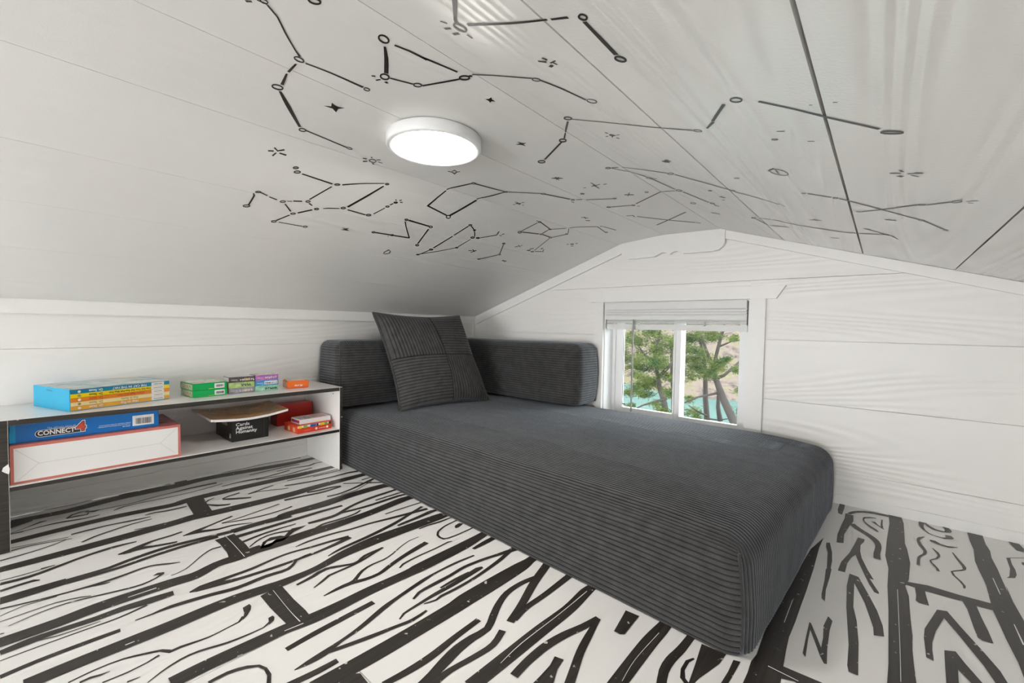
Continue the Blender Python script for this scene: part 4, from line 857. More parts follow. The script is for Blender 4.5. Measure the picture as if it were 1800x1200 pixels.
C 14223,-8053,14 14204,-8020,20 14175,-7988,31 14140,-7963,42 14106,-7950,55 14081,-7953,66 14070,-7969,38 14074,-7997,14 14093,-8031,20 14123,-8062,31 14158,-8087,41 14191,-8099,54 14215,-8096,63 14227,-8080,37 14223,-8053,14
S 14221,-7992,73 14735,-7507,73 15171,-7055,73
C 15232,-7063,13 15223,-7040,19 15208,-7018,30 15191,-7001,43 15174,-6992,60 15161,-6993,66 15155,-7005,32 15157,-7025,13 15166,-7048,19 15180,-7070,30 15198,-7087,43 15214,-7096,59 15227,-7094,65 15233,-7083,31 15232,-7063,13
S 15199,-6955,64 15568,-6630,62 15905,-6259,60
S 15897,-6216,76 15991,-6252,75
S 15998,-6219,27 16044,-6030,27
S 12811,-8292,35 13002,-7891,34 13327,-7464,88
C 13395,-7343,15 13376,-7315,27 13351,-7295,48 13325,-7288,70 13303,-7294,78 13289,-7313,59 13286,-7341,31 13296,-7372,15 13315,-7400,27 13340,-7420,48 13366,-7427,69 13388,-7420,76 13401,-7402,57 13404,-7374,30 13395,-7343,15
S 13387,-7340,65 13647,-6398,68
S 13385,-7374,58 13557,-7365,57
C 13787,-6314,16 13766,-6277,29 13734,-6245,47 13696,-6222,65 13661,-6216,84 13635,-6225,85 13624,-6250,45 13630,-6285,16 13651,-6322,29 13684,-6354,47 13722,-6376,64 13756,-6382,82 13782,-6372,82 13793,-6348,43 13787,-6314,16
S 13772,-6200,75 14141,-5215,78
C 14251,-5140,16 14239,-5116,38 14219,-5099,68 14197,-5092,93 14176,-5096,99 14160,-5111,77 14154,-5134,42 14157,-5160,16 14170,-5184,38 14189,-5201,68 14212,-5208,92 14232,-5204,97 14248,-5189,76 14254,-5166,41 14251,-5140,16
S 14222,-5040,39 14229,-4889,68 14295,-4856,102
@painted_star
P 14336,-9029 14439,-9058 14518,-9163 14505,-9076 14564,-9051 14482,-9003 14468,-8914 14429,-8988 14364,-8934 14409,-9016
@painted_star
S 12108,-6138,50 12296,-6008,61
S 12308,-6234,15 12157,-5999,16
@painted_star
C 12747,-5987,14 12736,-5973,28 12721,-5968,44 12703,-5971,49 12687,-5982,45 12675,-6000,36 12670,-6019,24 12674,-6038,14 12684,-6051,28 12700,-6057,44 12718,-6054,48 12734,-6042,45 12746,-6025,36 12750,-6005,24 12747,-5987,14
@painted_constellation
S 11071,-3886,72 11260,-3802,71
S 11283,-3849,33 11222,-3573,33
S 11330,-3608,75 11977,-2573,79 12634,-1688,82
S 12651,-1676,60 12754,-1492,61
S 11369,-2029,75 12119,-2657,69 12855,-3302,64
@painted_star
C 14659,-6778,12 14650,-6761,21 14634,-6742,31 14615,-6726,39 14595,-6716,49 14579,-6714,61 14570,-6720,44 14571,-6733,12 14580,-6750,21 14595,-6769,31 14615,-6784,39 14634,-6794,49 14650,-6797,60 14659,-6791,43 14659,-6778,12
@painted_star
S 14668,-6195,82 14804,-6156,82
S 14741,-6301,22 14740,-6079,23
S 14622,-5805,48 14712,-5860,48
@painted_star
C 13639,-4770,14 13618,-4728,26 13585,-4689,43 13547,-4662,62 13512,-4651,84 13486,-4659,85 13475,-4685,41 13481,-4723,14 13503,-4765,26 13536,-4804,43 13574,-4830,61 13608,-4840,81 13633,-4832,82 13644,-4807,40 13639,-4770,14
@painted_star
S 13717,-3586,112 13871,-3613,122 13965,-3558,99
@painted_star
C 15602,-8255,9 15594,-8237,18 15577,-8219,26 15555,-8204,32 15532,-8194,38 15513,-8193,43 15502,-8200,33 15500,-8213,10 15509,-8231,18 15527,-8250,26 15549,-8265,32 15571,-8274,38 15590,-8275,43 15601,-8269,33 15602,-8255,9
@painted_star
C 16522,-8879,12 16495,-8815,26 16447,-8779,46 16388,-8778,52 16328,-8812,46 16282,-8876,34 16258,-8955,21 16260,-9033,12 16289,-9094,26 16337,-9128,44 16396,-9127,49 16453,-9093,43 16498,-9033,32 16523,-8956,20 16522,-8879,12
S 16231,-8976,25 16352,-9170,41 16371,-8830,15
@painted_constellation
C 14991,-3825,16 14979,-3794,33 14959,-3765,56 14934,-3743,81 14910,-3734,106 14891,-3738,106 14881,-3755,52 14882,-3782,16 14894,-3813,34 14914,-3842,56 14939,-3864,80 14963,-3873,105 14982,-3869,104 14992,-3852,51 14991,-3825,16
S 14971,-3690,63 15137,-2929,66
S 15180,-2890,99 15718,-3158,95
S 15109,-3896,92 15410,-4013,90
S 15438,-4003,103 15909,-3772,105 16469,-3697,102 17124,-3771,86 17867,-4332,69
S 17418,-4720,76 17628,-4490,79 17882,-4241,81
S 17910,-4273,47 18041,-3874,40
@painted_constellation
C 16622,-7575,9 16617,-7562,21 16606,-7550,31 16591,-7541,38 16575,-7536,43 16561,-7537,44 16552,-7543,32 16550,-7553,9 16555,-7566,21 16566,-7578,31 16581,-7587,38 16597,-7592,42 16611,-7591,44 16620,-7585,31 16622,-7575,9
S 16652,-7575,68 17019,-7494,66
C 17121,-7504,10 17116,-7482,18 17105,-7461,28 17089,-7443,39 17072,-7433,50 17057,-7432,52 17048,-7442,29 17046,-7459,10 17051,-7481,18 17063,-7503,28 17078,-7520,38 17095,-7530,49 17109,-7530,51 17119,-7521,28 17121,-7504,10
S 17139,-7477,56 17298,-7345,67 17707,-6997,66 18299,-6464,65
C 18369,-6454,9 18366,-6430,22 18354,-6409,39 18338,-6394,53 18318,-6389,59 18301,-6394,49 18288,-6409,27 18283,-6431,9 18287,-6454,23 18298,-6475,39 18315,-6490,52 18334,-6495,58 18351,-6489,48 18364,-6475,26 18369,-6454,9
S 18367,-6403,50 18664,-5855,51
C 18734,-5843,7 18732,-5819,15 18724,-5794,25 18712,-5771,34 18697,-5755,45 18682,-5750,52 18672,-5756,28 18667,-5773,7 18669,-5796,16 18677,-5822,25 18690,-5845,34 18705,-5860,44 18719,-5865,51 18729,-5859,27 18734,-5843,7
S 17356,-6452,61 17472,-6540,48
S 17460,-6561,44 17752,-6961,48 18225,-7673,42
C 18315,-7734,8 18312,-7713,18 18301,-7691,28 18284,-7671,36 18265,-7658,43 18247,-7655,46 18234,-7661,30 18229,-7676,8 18233,-7697,19 18244,-7719,28 18261,-7738,36 18280,-7751,42 18298,-7755,45 18310,-7748,29 18315,-7734,8
S 18320,-7714,35 18587,-8111,40
C 18692,-8229,9 18690,-8197,16 18679,-8159,25 18660,-8122,32 18637,-8094,41 18616,-8081,51 18599,-8085,35 18592,-8106,9 18594,-8139,17 18606,-8177,25 18625,-8213,32 18647,-8240,40 18668,-8253,49 18684,-8249,33 18692,-8229,9
S 18672,-8310,13 18685,-8379,13
S 18736,-8248,24 18847,-8367,29
S 18762,-8160,32 18819,-8176,32
@painted_star
S 17850,-9434,46 17968,-9478,37
S 18042,-9490,42 18192,-9568,41
S 17952,-9590,102 17990,-9603,102
S 17946,-9291,71 17987,-9365,53
S 18077,-9424,35 18160,-9376,41
@painted_star
S 16366,-4786,74 16636,-4925,72
S 16484,-4985,33 16528,-4791,33
@painted_star
S 17797,-6061,79 17967,-6096,78
@painted_star
S 16613,-2445,82 16819,-2559,80
@painted_star
S 16698,-10994,19 16791,-11005,19
@painted_star
C 16660,-10667,6 16655,-10658,14 16643,-10649,18 16626,-10642,20 16608,-10639,22 16592,-10641,22 16582,-10646,19 16579,-10654,7 16585,-10663,14 16597,-10672,18 16614,-10678,20 16632,-10681,21 16648,-10680,22 16658,-10675,19 16660,-10667,6
@painted_star
S 17003,-10658,25 17084,-10672,25
@painted_star
S 17157,-11878,17 17186,-11878,17
@painted_star
S 17375,-11950,17 17416,-11950,16"""

per_plank = {}
cnt = 0
for nm, items in parse(FLOOR_ART):
    for kind, pts in items:
        cnt += 1
        z = 0.0004+0.00009*(cnt % 11)
        if nm == 'white': z = 0.0016
        zf = lambda x, z=z: z
        if nm == 'joint' or nm == 'white':
            vs, fs = [], []
            stroke_geo(vs, fs, kind, pts, zf)
            pyobj('painted_joint' if nm == 'joint' else 'paint_gap', vs, fs, M_BLACK if nm == 'joint' else M_FLOOR, floor)
        else:
            mx = sum(p[0] for p in pts)/len(pts); my = sum(p[1] for p in pts)/len(pts)
            best = None
            for i, (a, b, y0, y1, p) in enumerate(planks):
                if a-0.002 <= mx <= b+0.002 and y0-0.002 <= my <= y1+0.002: best = i; break
            if best is None: best = min(range(len(planks)), key=lambda i: abs((planks[i][0]+planks[i][1])/2-mx))
            vs, fs = per_plank.setdefault(best, ([], []))
            stroke_geo(vs, fs, kind, pts, zf)
for i, (vs, fs) in per_plank.items():
    pyobj('painted_grain', vs, fs, M_BLACK, planks[i][4])

# ------------------------------------------------------------------ ceiling
ceiling = tag(empty('ceiling'), kind='structure')
def plank_between(name, xa, za, xb, zb, gap, th, mat, parent):
    d = Vector((xb-xa, 0, zb-za)); l = d.length; d /= l
    nrm = Vector((-d.z, 0, d.x))
    a = Vector((xa, 0, za))+d*gap/2; b = Vector((xb, 0, zb))-d*gap/2
    bm = bmesh.new()
    prism(bm, [(a.x, a.z), (b.x, b.z), (b.x+nrm.x*th, b.z+nrm.z*th), (a.x+nrm.x*th, a.z+nrm.z*th)], YB, 0.0)
    return obj(name, bm, mat, parent)
for i in range(len(PROF)-1):
    (xa, za), (xb, zb) = PROF[i], PROF[i+1]
    gap = (0.0005, 0.0005, 0.0005, 0.0005, 0.0006, 0.0008, 0.0010, 0.0016, 0.0042, 0.0036, 0.002)[i]
    plank_between('ceiling_plank', xa, za, xb, zb, gap, 0.014, M_CEIL if i < 6 else (M_CEILM if i < 8 else M_CEILR), ceiling)
bm = bmesh.new()
prism(bm, [(x, z+0.0155) for x, z in PROF]+[(x, z+0.06) for x, z in PROF[::-1]], YB, 0.1)
obj('roof_deck', bm, M_GAP, ceiling)
for nm, items in parse(CEIL_ART):
    vs, fs = [], []
    for kind, pts in items:
        stroke_geo(vs, fs, kind, pts, lambda x: zc(x)-0.0006)
    fs = [f[::-1] for f in fs]
    if fs: pyobj(nm, vs, fs, M_STROKE, ceiling)

# ------------------------------------------------------------------ gable wall with window hole
wall_b = tag(empty('wall_back'), kind='structure')
WX0, WX1, WZ0, WZ1 = 0.8226, 1.4119, 0.15, 0.672
def band(x0, x1, z0, z1):
    xs = [x0]+[x for x, _ in PROF if x0 < x < x1]+[x1]
    # crossings of the ceiling line with z0, z1
    for (a, za), (b, zb) in zip(PROF[:-1], PROF[1:]):
        for zz in (z0, z1):
            if (za-zz)*(zb-zz) < 0:
                x = a+(b-a)*(zz-za)/(zb-za)
                if x0 < x < x1: xs.append(x)
    xs = sorted(set(round(x, 5) for x in xs))
    top = [(x, min(z1, zc(x)+0.004)) for x in xs if zc(x)+0.0045 > z0]
    if len(top) < 2: return None
    return [(top[0][0], z0), (top[-1][0], z0)]+top[::-1]
ZJ = [0.0, 0.1055, 0.3175, 0.53, 0.742, 0.96]
for z0, z1 in zip(ZJ[:-1], ZJ[1:]):
    z1 -= 0.0012
    segs = []
    if z1 <= WZ0 or z0 >= WZ1: segs.append((-0.05, XR, z0, z1))
    else:
        segs += [(-0.05, WX0, z0, z1), (WX1, XR, z0, z1)]
        if z0 < WZ0: segs.append((WX0, WX1, z0, WZ0))
        if z1 > WZ1: segs.append((WX0, WX1, WZ1, z1))
    for s in segs:
        p = band(*s)
        if p:
            bm = bmesh.new(); prism(bm, p, 0.0, 0.014)
            obj('wall_board', bm, M_WALLX, wall_b)
bm = bmesh.new()
for x0, x1, z0, z1 in ((-0.12, WX0, -0.06, 0.96), (WX1, XR+0.06, -0.06, 0.96), (WX0, WX1, -0.06, WZ0), (WX0, WX1, WZ1, 0.96)):
    p = band(max(x0, -0.05), min(x1, XR), z0, z1)
    prism(bm, p, 0.0145, 0.105)
obj('wall_sheathing', bm, M_TRIM, wall_b)

# left knee wall
wall_l = tag(empty('wall_left'), kind='structure')
ZL = [0.0, 0.05, 0.26, 0.473, 0.60]
def wx(z): return -0.05 if z <= 0.26 else -0.05+0.030*(z-0.26)/0.34
for z0, z1 in zip(ZL[:-1], ZL[1:]):
    bm = bmesh.new(); prism(bm, [(-0.065, z0), (wx(z0), z0), (wx(z1), z1-0.0008), (-0.065, z1-0.0008)], YB, 0.0)
    obj('wall_board', bm, M_WALLY, wall_l)
bx('wall_sheathing', (-0.12, -0.0655, YB, 0.1, -0.06, 0.66), M_TRIM, wall_l)
wall_f = tag(empty('wall_front_baffle'), kind='structure')  # unseen end wall, added to cut down sky light entering from behind
for x0, x1, z0, z1 in ((-0.05, 0.40, 0.0, 0.9), (2.15, XR, 0.0, 0.9), (0.40, 2.15, 0.62, 0.97)):
    bm = bmesh.new(); prism(bm, band(x0, x1, z0, z1), YB-0.03, YB)
    obj('wall_board', bm, M_WALLX, wall_f)
wall_r = tag(bx('wall_right', (XR, XR+0.06, YB, 0.1, -0.06, 0.70), M_WALLY), kind='structure')

# trims
tag(bx('trim_1', (-0.05, 0.0, YB, -0.0005, 0.5713, 0.6118), M_TRIM, None, 0.002), kind='structure')
bm = bmesh.new()
prism(bm, [(0.0, 0.5665), (0.9, 0.8835), (0.9, 0.9275), (0.0, 0.6115)], -0.013, 0.0)
tag(obj('trim_2', bm, M_TRIM), kind='structure')
bm = bmesh.new()
prism(bm, [(1.3235, 0.9012), (XR, 0.6065), (XR, 0.6405), (1.3095, 0.937)], -0.013, 0.0)
tag(obj('trim_3', bm, M_TRIM), kind='structure')
tag(bx('trim_4', (-0.05, -0.012, -0.012, 0.0, 0.0, 0.571), M_TRIM, None, 0.001), kind='structure')
tag(bx('baseboard_back', (-0.0, XR, -0.006, 0.0, 0.0, 0.031), M_TRIM, None, 0.001), kind='structure')
BR = [(0.9035, 0.9283), (0.9035, 0.8884), (0.9095, 0.8730), (0.9234, 0.8625), (0.9376, 0.8572), (0.9586, 0.8563), (1.0524, 0.8576), (1.0713, 0.8660),
      (1.0869, 0.8715), (1.0997, 0.8695), (1.1169, 0.8610), (1.1275, 0.8685), (1.1441, 0.872), (1.1578, 0.8675), (1.1698, 0.8605),
      (1.1876, 0.8588), (1.2807, 0.858), (1.3023, 0.862), (1.3153, 0.8722), (1.3228, 0.8853), (1.3235, 0.9330), (1.305, 0.9386), (1.09, 0.9421)]
bm = bmesh.new(); prism(bm, BR, -0.020, -0.0005)
tag(obj('scalloped_bracket', bm, M_TRIM), 'white scalloped wooden bracket board under the ceiling ridge above the window', 'bracket')

# ------------------------------------------------------------------ window
win = tag(empty('window_1', (0, 0, 0)), kind='structure')
bm = bmesh.new(); prism(bm, [(0.7274, 0.7225), (0.7528, 0.6745), (1.4961, 0.6735), (1.5236, 0.7180)], -0.019, 0.0)
obj('head_casing', bm, M_TRIM, win)
bx('side_casing', (0.7796, 0.8226, -0.016, 0.0, 0.10, 0.6743), M_TRIM, win, 0.001)
bx('side_casing', (1.4119, 1.4641, -0.016, 0.0, 0.10, 0.6738), M_TRIM, win, 0.001)
bx('sill', (0.7796, 1.4641, -0.03, 0.10, 0.132, 0.15), M_TRIM, win, 0.001)
bx('jamb_liner', (0.8226, 0.827, 0.0, 0.09, 0.15, 0.672), M_VINYL, win)
bx('jamb_liner', (1.4075, 1.4119, 0.0, 0.09, 0.15, 0.672), M_VINYL, win)
bx('jamb_liner', (0.827, 1.4075, 0.0, 0.09, 0.668, 0.672), M_VINYL, win)
def frame(name, x0, x1, z0, z1, w, y0, y1, mat):
    bm = bmesh.new()
    box(bm, x0, x0+w, y0, y1, z0, z1); box(bm, x1-w, x1, y0, y1, z0, z1)
    box(bm, x0+w, x1-w, y0, y1, z0, z0+w); box(bm, x0+w, x1-w, y0, y1, z1-w, z1)
    return obj(name, bm, mat, win)
frame('window_frame', 0.827, 1.4075, 0.15, 0.668, 0.012, 0.075, 0.105, M_VINYL)
s1 = frame('sash', 0.839, 1.150, 0.162, 0.656, 0.034, 0.088, 0.104, M_VINYL)
s2 = frame('sash', 1.112, 1.3955, 0.162, 0.656, 0.030, 0.070, 0.086, M_VINYL)
bx('lock_rail', (1.116, 1.122, 0.062, 0.070, 0.17, 0.65), M_VINYL, s2)
bx('gasket', (0.873, 0.8745, 0.0935, 0.096, 0.19, 0.63), plain('black_rubber', (0.02, 0.02, 0.02), 0.6), s1)
bx('latch', (0.8775, 0.8905, 0.084, 0.088, 0.2085, 0.2135), MATS['black_rubber'], s1)

mg, nt, bsdf, N, L = nodes_of('window_glass')
gl = N.new('ShaderNodeBsdfGlossy'); gl.inputs['Roughness'].default_value = 0.02
tr = N.new('ShaderNodeBsdfTransparent'); tr.inputs[0].default_value = (0.96, 0.98, 0.97, 1)
fr = N.new('ShaderNodeFresnel'); fr.inputs[0].default_value = 1.18
mx = N.new('ShaderNodeMixShader')
L.new(fr.outputs[0], mx.inputs[0]); L.new(tr.outputs[0], mx.inputs[1]); L.new(gl.outputs[0], mx.inputs[2])
L.new(mx.outputs[0], N['Material Output'].inputs['Surface'])
bx('glass_pane', (0.873, 1.116, 0.094, 0.098, 0.196, 0.622), mg, s1)
bx('glass_pane', (1.142, 1.3655, 0.076, 0.080, 0.192, 0.626), mg, s2)

# blind
bl = tag(empty('window_blind', (1.12, 0.02, 0.67)), 'white slatted blind pulled up to the top of the window', 'blind')
off = Vector((1.12, 0.02, 0.67))
def blx(name, d, mat=M_BLIND, bev=0.0):
    return bx(name, (d[0]-off.x, d[1]-off.x, d[2]-off.y, d[3]-off.y, d[4]-off.z, d[5]-off.z), mat, bl, bev)
XA, XB = 0.829, 1.4045
blx('valance', (XA, XB, -0.003, 0.001, 0.597, 0.6705))
blx('valance_board', (XA, XB, -0.0150, -0.003, 0.6400, 0.6705), bev=0.002)
blx('valance_moulding', (XA, XB, -0.0140, -0.003, 0.6290, 0.6368), bev=0.0015)
blx('valance_moulding', (XA, XB, -0.0140, -0.003, 0.6190, 0.6268), bev=0.0015)
blx('valance_board', (XA, XB, -0.0120, -0.003, 0.5970, 0.6160), bev=0.0015)
blx('headrail', (XA, XB, 0.002, 0.055, 0.630, 0.668))
for k in range(11):
    blx('slat', (XA+0.003, XB-0.003, 0.006, 0.058, 0.5812+0.0042*k, 0.5842+0.0042*k), bev=0.0004)
blx('bottom_rail', (XA, XB, 0.008, 0.056, 0.5545, 0.5785), bev=0.002)
M_CORDW = plain('white_cord', (0.82, 0.82, 0.8), 0.6)
for cx in (0.985, 1.255):
    bm = bmesh.new()
    tube_mesh(bm, [(cx-off.x+0.004*math.sin(t*2.1), 0.004-off.y-0.003*math.sin(t*1.3), 0.592-off.z-0.0022*t) for t in range(9)], 0.0016, 6)
    tube_mesh(bm, [(cx-off.x+0.028*math.sin(t*0.75), 0.003-off.y, 0.586-off.z+0.005*math.cos(t*0.75)) for t in range(9)], 0.0013, 6)
    obj('ladder_cord', bm, M_CORDW, bl, smooth=True)
bm = bmesh.new()
tube_mesh(bm, [(0.967-off.x, -0.013-off.y, 0.598-off.z), (0.967-off.x, -0.013-off.y, 0.58-off.z), (0.9672-off.x, -0.013-off.y, 0.20-off.z)], 0.0036, 6)
obj('tilt_wand', bm, plain('grey_clear_plastic', (0.36, 0.35, 0.34), 0.25), bl)

# ------------------------------------------------------------------ ceiling lamp
lamp = tag(empty('ceiling_lamp', (1.075, -1.191, 0.9405)), 'round flush white ceiling lamp glowing beside painted constellations', 'lamp')
bm = bmesh.new()
prf = [(0.0, 0.0), (0.092, 0.0), (0.0955, -0.002), (0.0955, -0.0195), (0.0945, -0.0222), (0.0925, -0.0232), (0.0862, -0.0232), (0.0850, -0.0215)]
SEG = 64
rings = []
for r, z in prf[1:]:
    rings.append([bm.verts.new((r*math.cos(2*math.pi*k/SEG), r*math.sin(2*math.pi*k/SEG), z)) for k in range(SEG)])
c0 = bm.verts.new((0, 0, 0))
for k in range(SEG): bm.faces.new((c0, rings[0][k], rings[0][(k+1) % SEG]))
for i in range(len(rings)-1):
    for k in range(SEG): bm.faces.new((rings[i][k], rings[i+1][k], rings[i+1][(k+1) % SEG], rings[i][(k+1) % SEG]))
bmesh.ops.recalc_face_normals(bm, faces=bm.faces[:])
hs = obj('housing', bm, M_VINYL, lamp, smooth=True)
me_, nt, b, N, L = nodes_of('lamp_diffuser')
em = N.new('ShaderNodeEmission'); em.inputs[0].default_value = (1.0, 0.955, 0.89, 1); em.inputs[1].default_value = LAMP_STRENGTH
L.new(em.outputs[0], N['Material Output'].inputs['Surface'])
bm = bmesh.new()
rr = []
for r, z in ((0.0855, -0.0205), (0.084, -0.0225), (0.06, -0.0240), (0.03, -0.0246)):
    rr.append([bm.verts.new((r*math.cos(2*math.pi*k/SEG), r*math.sin(2*math.pi*k/SEG), z)) for k in range(SEG)])
cc = bm.verts.new((0, 0, -0.0248))
for i in range(3):
    for k in range(SEG): bm.faces.new((rr[i][k], rr[i][(k+1) % SEG], rr[i+1][(k+1) % SEG], rr[i+1][k]))
for k in range(SEG): bm.faces.new((rr[3][k], rr[3][(k+1) % SEG], cc))
bmesh.ops.recalc_face_normals(bm, faces=bm.faces[:])
obj('diffuser', bm, me_, lamp, smooth=True)

# ------------------------------------------------------------------ corduroy sofa
PITCH = 0.0104
def rib(c, amp):
    f = (c/PITCH) % 1.0
    return amp*(1-abs(2*f-1)**2.6)-amp*0.6
def wale(c):
    f = (c/PITCH) % 1.0
    return max(0.0, min(1.0, (1-abs(2*f-1))*3.2-0.15))
def lin(a, b, n): return [a+(b-a)*i/n for i in range(n+1)]
def edgey(L, r, n):
    """coordinates 0..L with rounded ends well sampled"""
    m = [r*(1-math.cos(math.pi/2*i/6)) if False else r*i/7 for i in range(7)]
    return m+lin(r, L-r, n)+[L-v for v in m[::-1]]
def ribbed_face(bm, dims, r, face, ribaxis, amp, warp, coarse=26, wob=0.003):
    """one face of a rounded block, its wales running across `ribaxis`"""
    Ld = dims
    ax = {'x': 0, 'y': 1, 'z': 2}[face[1]]
    u, v = [i for i in range(3) if i != ax]
    val = Ld[ax] if face[0] == '+' else 0.0
    def arr(i):
        if i == ribaxis:
            n = max(8, int(Ld[i]/PITCH*7)); return lin(0, Ld[i], n)
        return edgey(Ld[i], r, coarse)
    U, V = arr(u), arr(v)
    lay = bm.verts.layers.float['wale']
    grid = []
    for a in U:
        row = []
        for b in V:
            p = [0, 0, 0]; p[ax] = val; p[u] = a; p[v] = b
            q = [min(max(p[i], r), Ld[i]-r) for i in range(3)]
            d = Vector([p[i]-q[i] for i in range(3)]); n = d.normalized()
            pos = Vector(q)+n*r
            fade = 1.0
            h = rib(p[ribaxis], amp)*fade+wob*noise.noise(pos*4.5+Vector((dims[0], 0, 0)))+wob*0.35*noise.noise(pos*17)
            pos = pos+n*h
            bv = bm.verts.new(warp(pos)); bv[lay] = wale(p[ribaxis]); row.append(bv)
        grid.append(row)
    for i in range(len(U)-1):
        for j in range(len(V)-1):
            bm.faces.new((grid[i][j], grid[i+1][j], grid[i+1][j+1], grid[i][j+1]))
def cushion(name, dims, r, faces, warp, parent, mat=M_CORD, amp=0.0024, wob=0.003):
    bm = bmesh.new()
    bm.verts.layers.float.new('wale')
    for f, ra in faces: ribbed_face(bm, dims, r, f, ra, amp, warp, wob=wob)
    # make normals point outward
    cen = warp(Vector(dims)*0.5)
    bmesh.ops.remove_doubles(bm, verts=bm.verts[:], dist=0.0002)
    for f in bm.faces:
        f.normal_update()
        if f.normal.dot(f.calc_center_median()-cen) < 0: f.normal_flip()
    return obj(name, bm, mat, parent, smooth=True)
def piping(name, pts, parent, warp, rad=0.0026):
    bm = bmesh.new(); tube_mesh(bm, [warp(Vector(p)) for p in pts], rad, 6)
    ly = bm.verts.layers.float.new('wale')
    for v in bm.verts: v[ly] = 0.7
    return obj(name, bm, M_CORD, parent, smooth=True)

SOFA = Vector((0.84, -0.48, 0.0))
sofa = tag(empty('corner_sofa', SOFA), 'charcoal corduroy floor sofa with low back along two walls', 'sofa')
# seat: bilinear plan, corners measured on the floor
SD = (1.66, 0.90, 0.240)
LIFT = 0.035     # the underside is squashed flat on the floor
c00, c10, c11, c01 = Vector((-0.03, -0.893)), Vector((1.634, -0.968)), Vector((1.680, -0.028)), Vector((-0.03, -0.022))
def warp_seat(p):
    s, t = p.x/SD[0], p.y/SD[1]
    q = c00*(1-s)*(1-t)+c10*s*(1-t)+c11*s*t+c01*(1-s)*t
    bul = 0.005*math.sin(math.pi*max(0, min(1, p.z/SD[2])))-0.012*(1-max(0, min(1, t)))*(p.z/SD[2])
    x, y = q.x, q.y
    if s > 0.9: x += bul*(s-0.9)/0.1
    if t < 0.15: y -= max(0, bul)*0.6*(0.15-t)/0.15*(0.3+0.7*math.sin(math.pi*max(0, min(1, s))))
    z = p.z-LIFT+0.006*math.sin(math.pi*max(0, min(1, s)))*math.sin(math.pi*max(0, min(1, t)))*(p.z/SD[2])
    # the upper far corner slumps a little
    z -= 0.020*max(0, (s-0.84)/0.16)**2*(p.z/SD[2])*(0.4+0.6*max(0, min(1, t)))
    return Vector((x, y, max(z, 0.0015)))-SOFA
seat = cushion('seat', SD, 0.046, (('+z', 1), ('+x', 1), ('-y', 2), ('-x', 2), ('+y', 2), ('-z', 1)), warp_seat, sofa, wob=0.0035)
r_ = 0.0135
piping('piping', [(SD[0]-r_, r_, z) for z in lin(0.040, SD[2]-0.022, 8)], seat, warp_seat)
# backrest along the knee wall
BD = (0.186, 0.715, 0.277)
def warp_b1(p):
    s, t, w = p.x/BD[0], p.y/BD[1], p.z/BD[2]
    bul = math.sin(math.pi*max(0, min(1, w)))
    return Vector((-0.027+p.x+0.008*bul*s, -0.912+p.y-0.008*bul*(1-t)*(1 if t < 0.2 else 0), 0.2115+p.z))-SOFA
back = cushion('backrest', BD, 0.036, (('+z', 1), ('+x', 2), ('-y', 2), ('+y', 2), ('-x', 2)), warp_b1, sofa)
piping('piping', [(BD[0]-0.010, 0.010, z) for z in lin(0.02, BD[2]-0.02, 8)], back, warp_b1)
# backrest along the gable wall
AD = (0.829, 0.175, 0.277)
def warp_b2(p):
    s, t, w = p.x/AD[0], p.y/AD[1], p.z/AD[2]
    bul = math.sin(math.pi*max(0, min(1, w)))
    return Vector((-0.027+p.x+(0.014*bul*(s-0.8)/0.2 if s > 0.8 else 0), -0.190+p.y-0.006*bul*(1-t), 0.2115+p.z))-SOFA
arm = cushion('backrest', AD, 0.034, (('+z', 0), ('-y', 2), ('+x', 2), ('+y', 2), ('-x', 2)), warp_b2, sofa)
piping('piping', [(AD[0]-0.010, 0.010, z) for z in lin(0.015, AD[2]-0.02, 8)], arm, warp_b2)
piping('piping', [(AD[0]-0.010, AD[1]-0.010, z) for z in lin(0.015, AD[2]-0.02, 8)], arm, warp_b2)

# pillow leaning in the corner
PB = Vector((0.347, -0.52, 0.2135))
pil = tag(empty('throw_pillow', PB), 'square charcoal corduroy throw pillow leaning in the sofa corner', 'pillow')
BLc, BRc, TRc, TLc = Vector((0.322, -0.738, 0.212)), Vector((0.385, -0.293, 0.212)), Vector((0.205, -0.325, 0.603)), Vector((0.175, -0.776, 0.604))
def pillow_pt(u, v, side, wl=None):
    s, t = (u+1)/2, (v+1)/2
    # pinched edges between the corners
    e = 0.075
    uu = u*(1-e*(1-v*v)); vv = v*(1-e*(1-u*u))
    s2, t2 = (uu+1)/2, (vv+1)/2
    p = BLc*(1-s2)*(1-t2)+BRc*s2*(1-t2)+TRc*s2*t2+TLc*(1-s2)*t2
    nrm = (BRc-BLc).cross(TLc-BLc).normalized()
    th = 0.078*(max(0, (1-u*u)*(1-v*v)))**0.42+0.004
    # wales change direction in the four patches
    q = (u > 0.08) == (v > 0.0)
    c = (u if not q else v)*0.22*PITCH/0.0138
    if side > 0: th += rib(c, 0.0032)*min(1, 6*(1-abs(u)))*min(1, 6*(1-abs(v)))
    # seam dents between patches
    d = min(abs(u-0.08), abs(v))
    th -= 0.004*math.exp(-(d/0.02)**2)
    th += 0.006*noise.noise(Vector((u*2.2, v*2.2, 3.7*side)))
    if wl is not None: wl.append(wale(c)*(1-0.8*math.exp(-(d/0.012)**2)))
    return p+nrm*th*side*(1.0 if side > 0 else 0.6)-PB
NP = 250
pv, pf, pw = [], [], []
for side in (1, -1):
    n0 = len(pv)
    for i in range(NP+1):
        for j in range(NP+1):
            pv.append(pillow_pt(-1+2*i/NP, -1+2*j/NP, side, pw))
    for i in range(NP):
        for j in range(NP):
            a = n0+i*(NP+1)+j
            f = (a, a+NP+1, a+NP+2, a+1)
            pf.append(f if side > 0 else f[::-1])
pc = pyobj('cover', pv, pf, M_CORD2, pil, smooth=True)
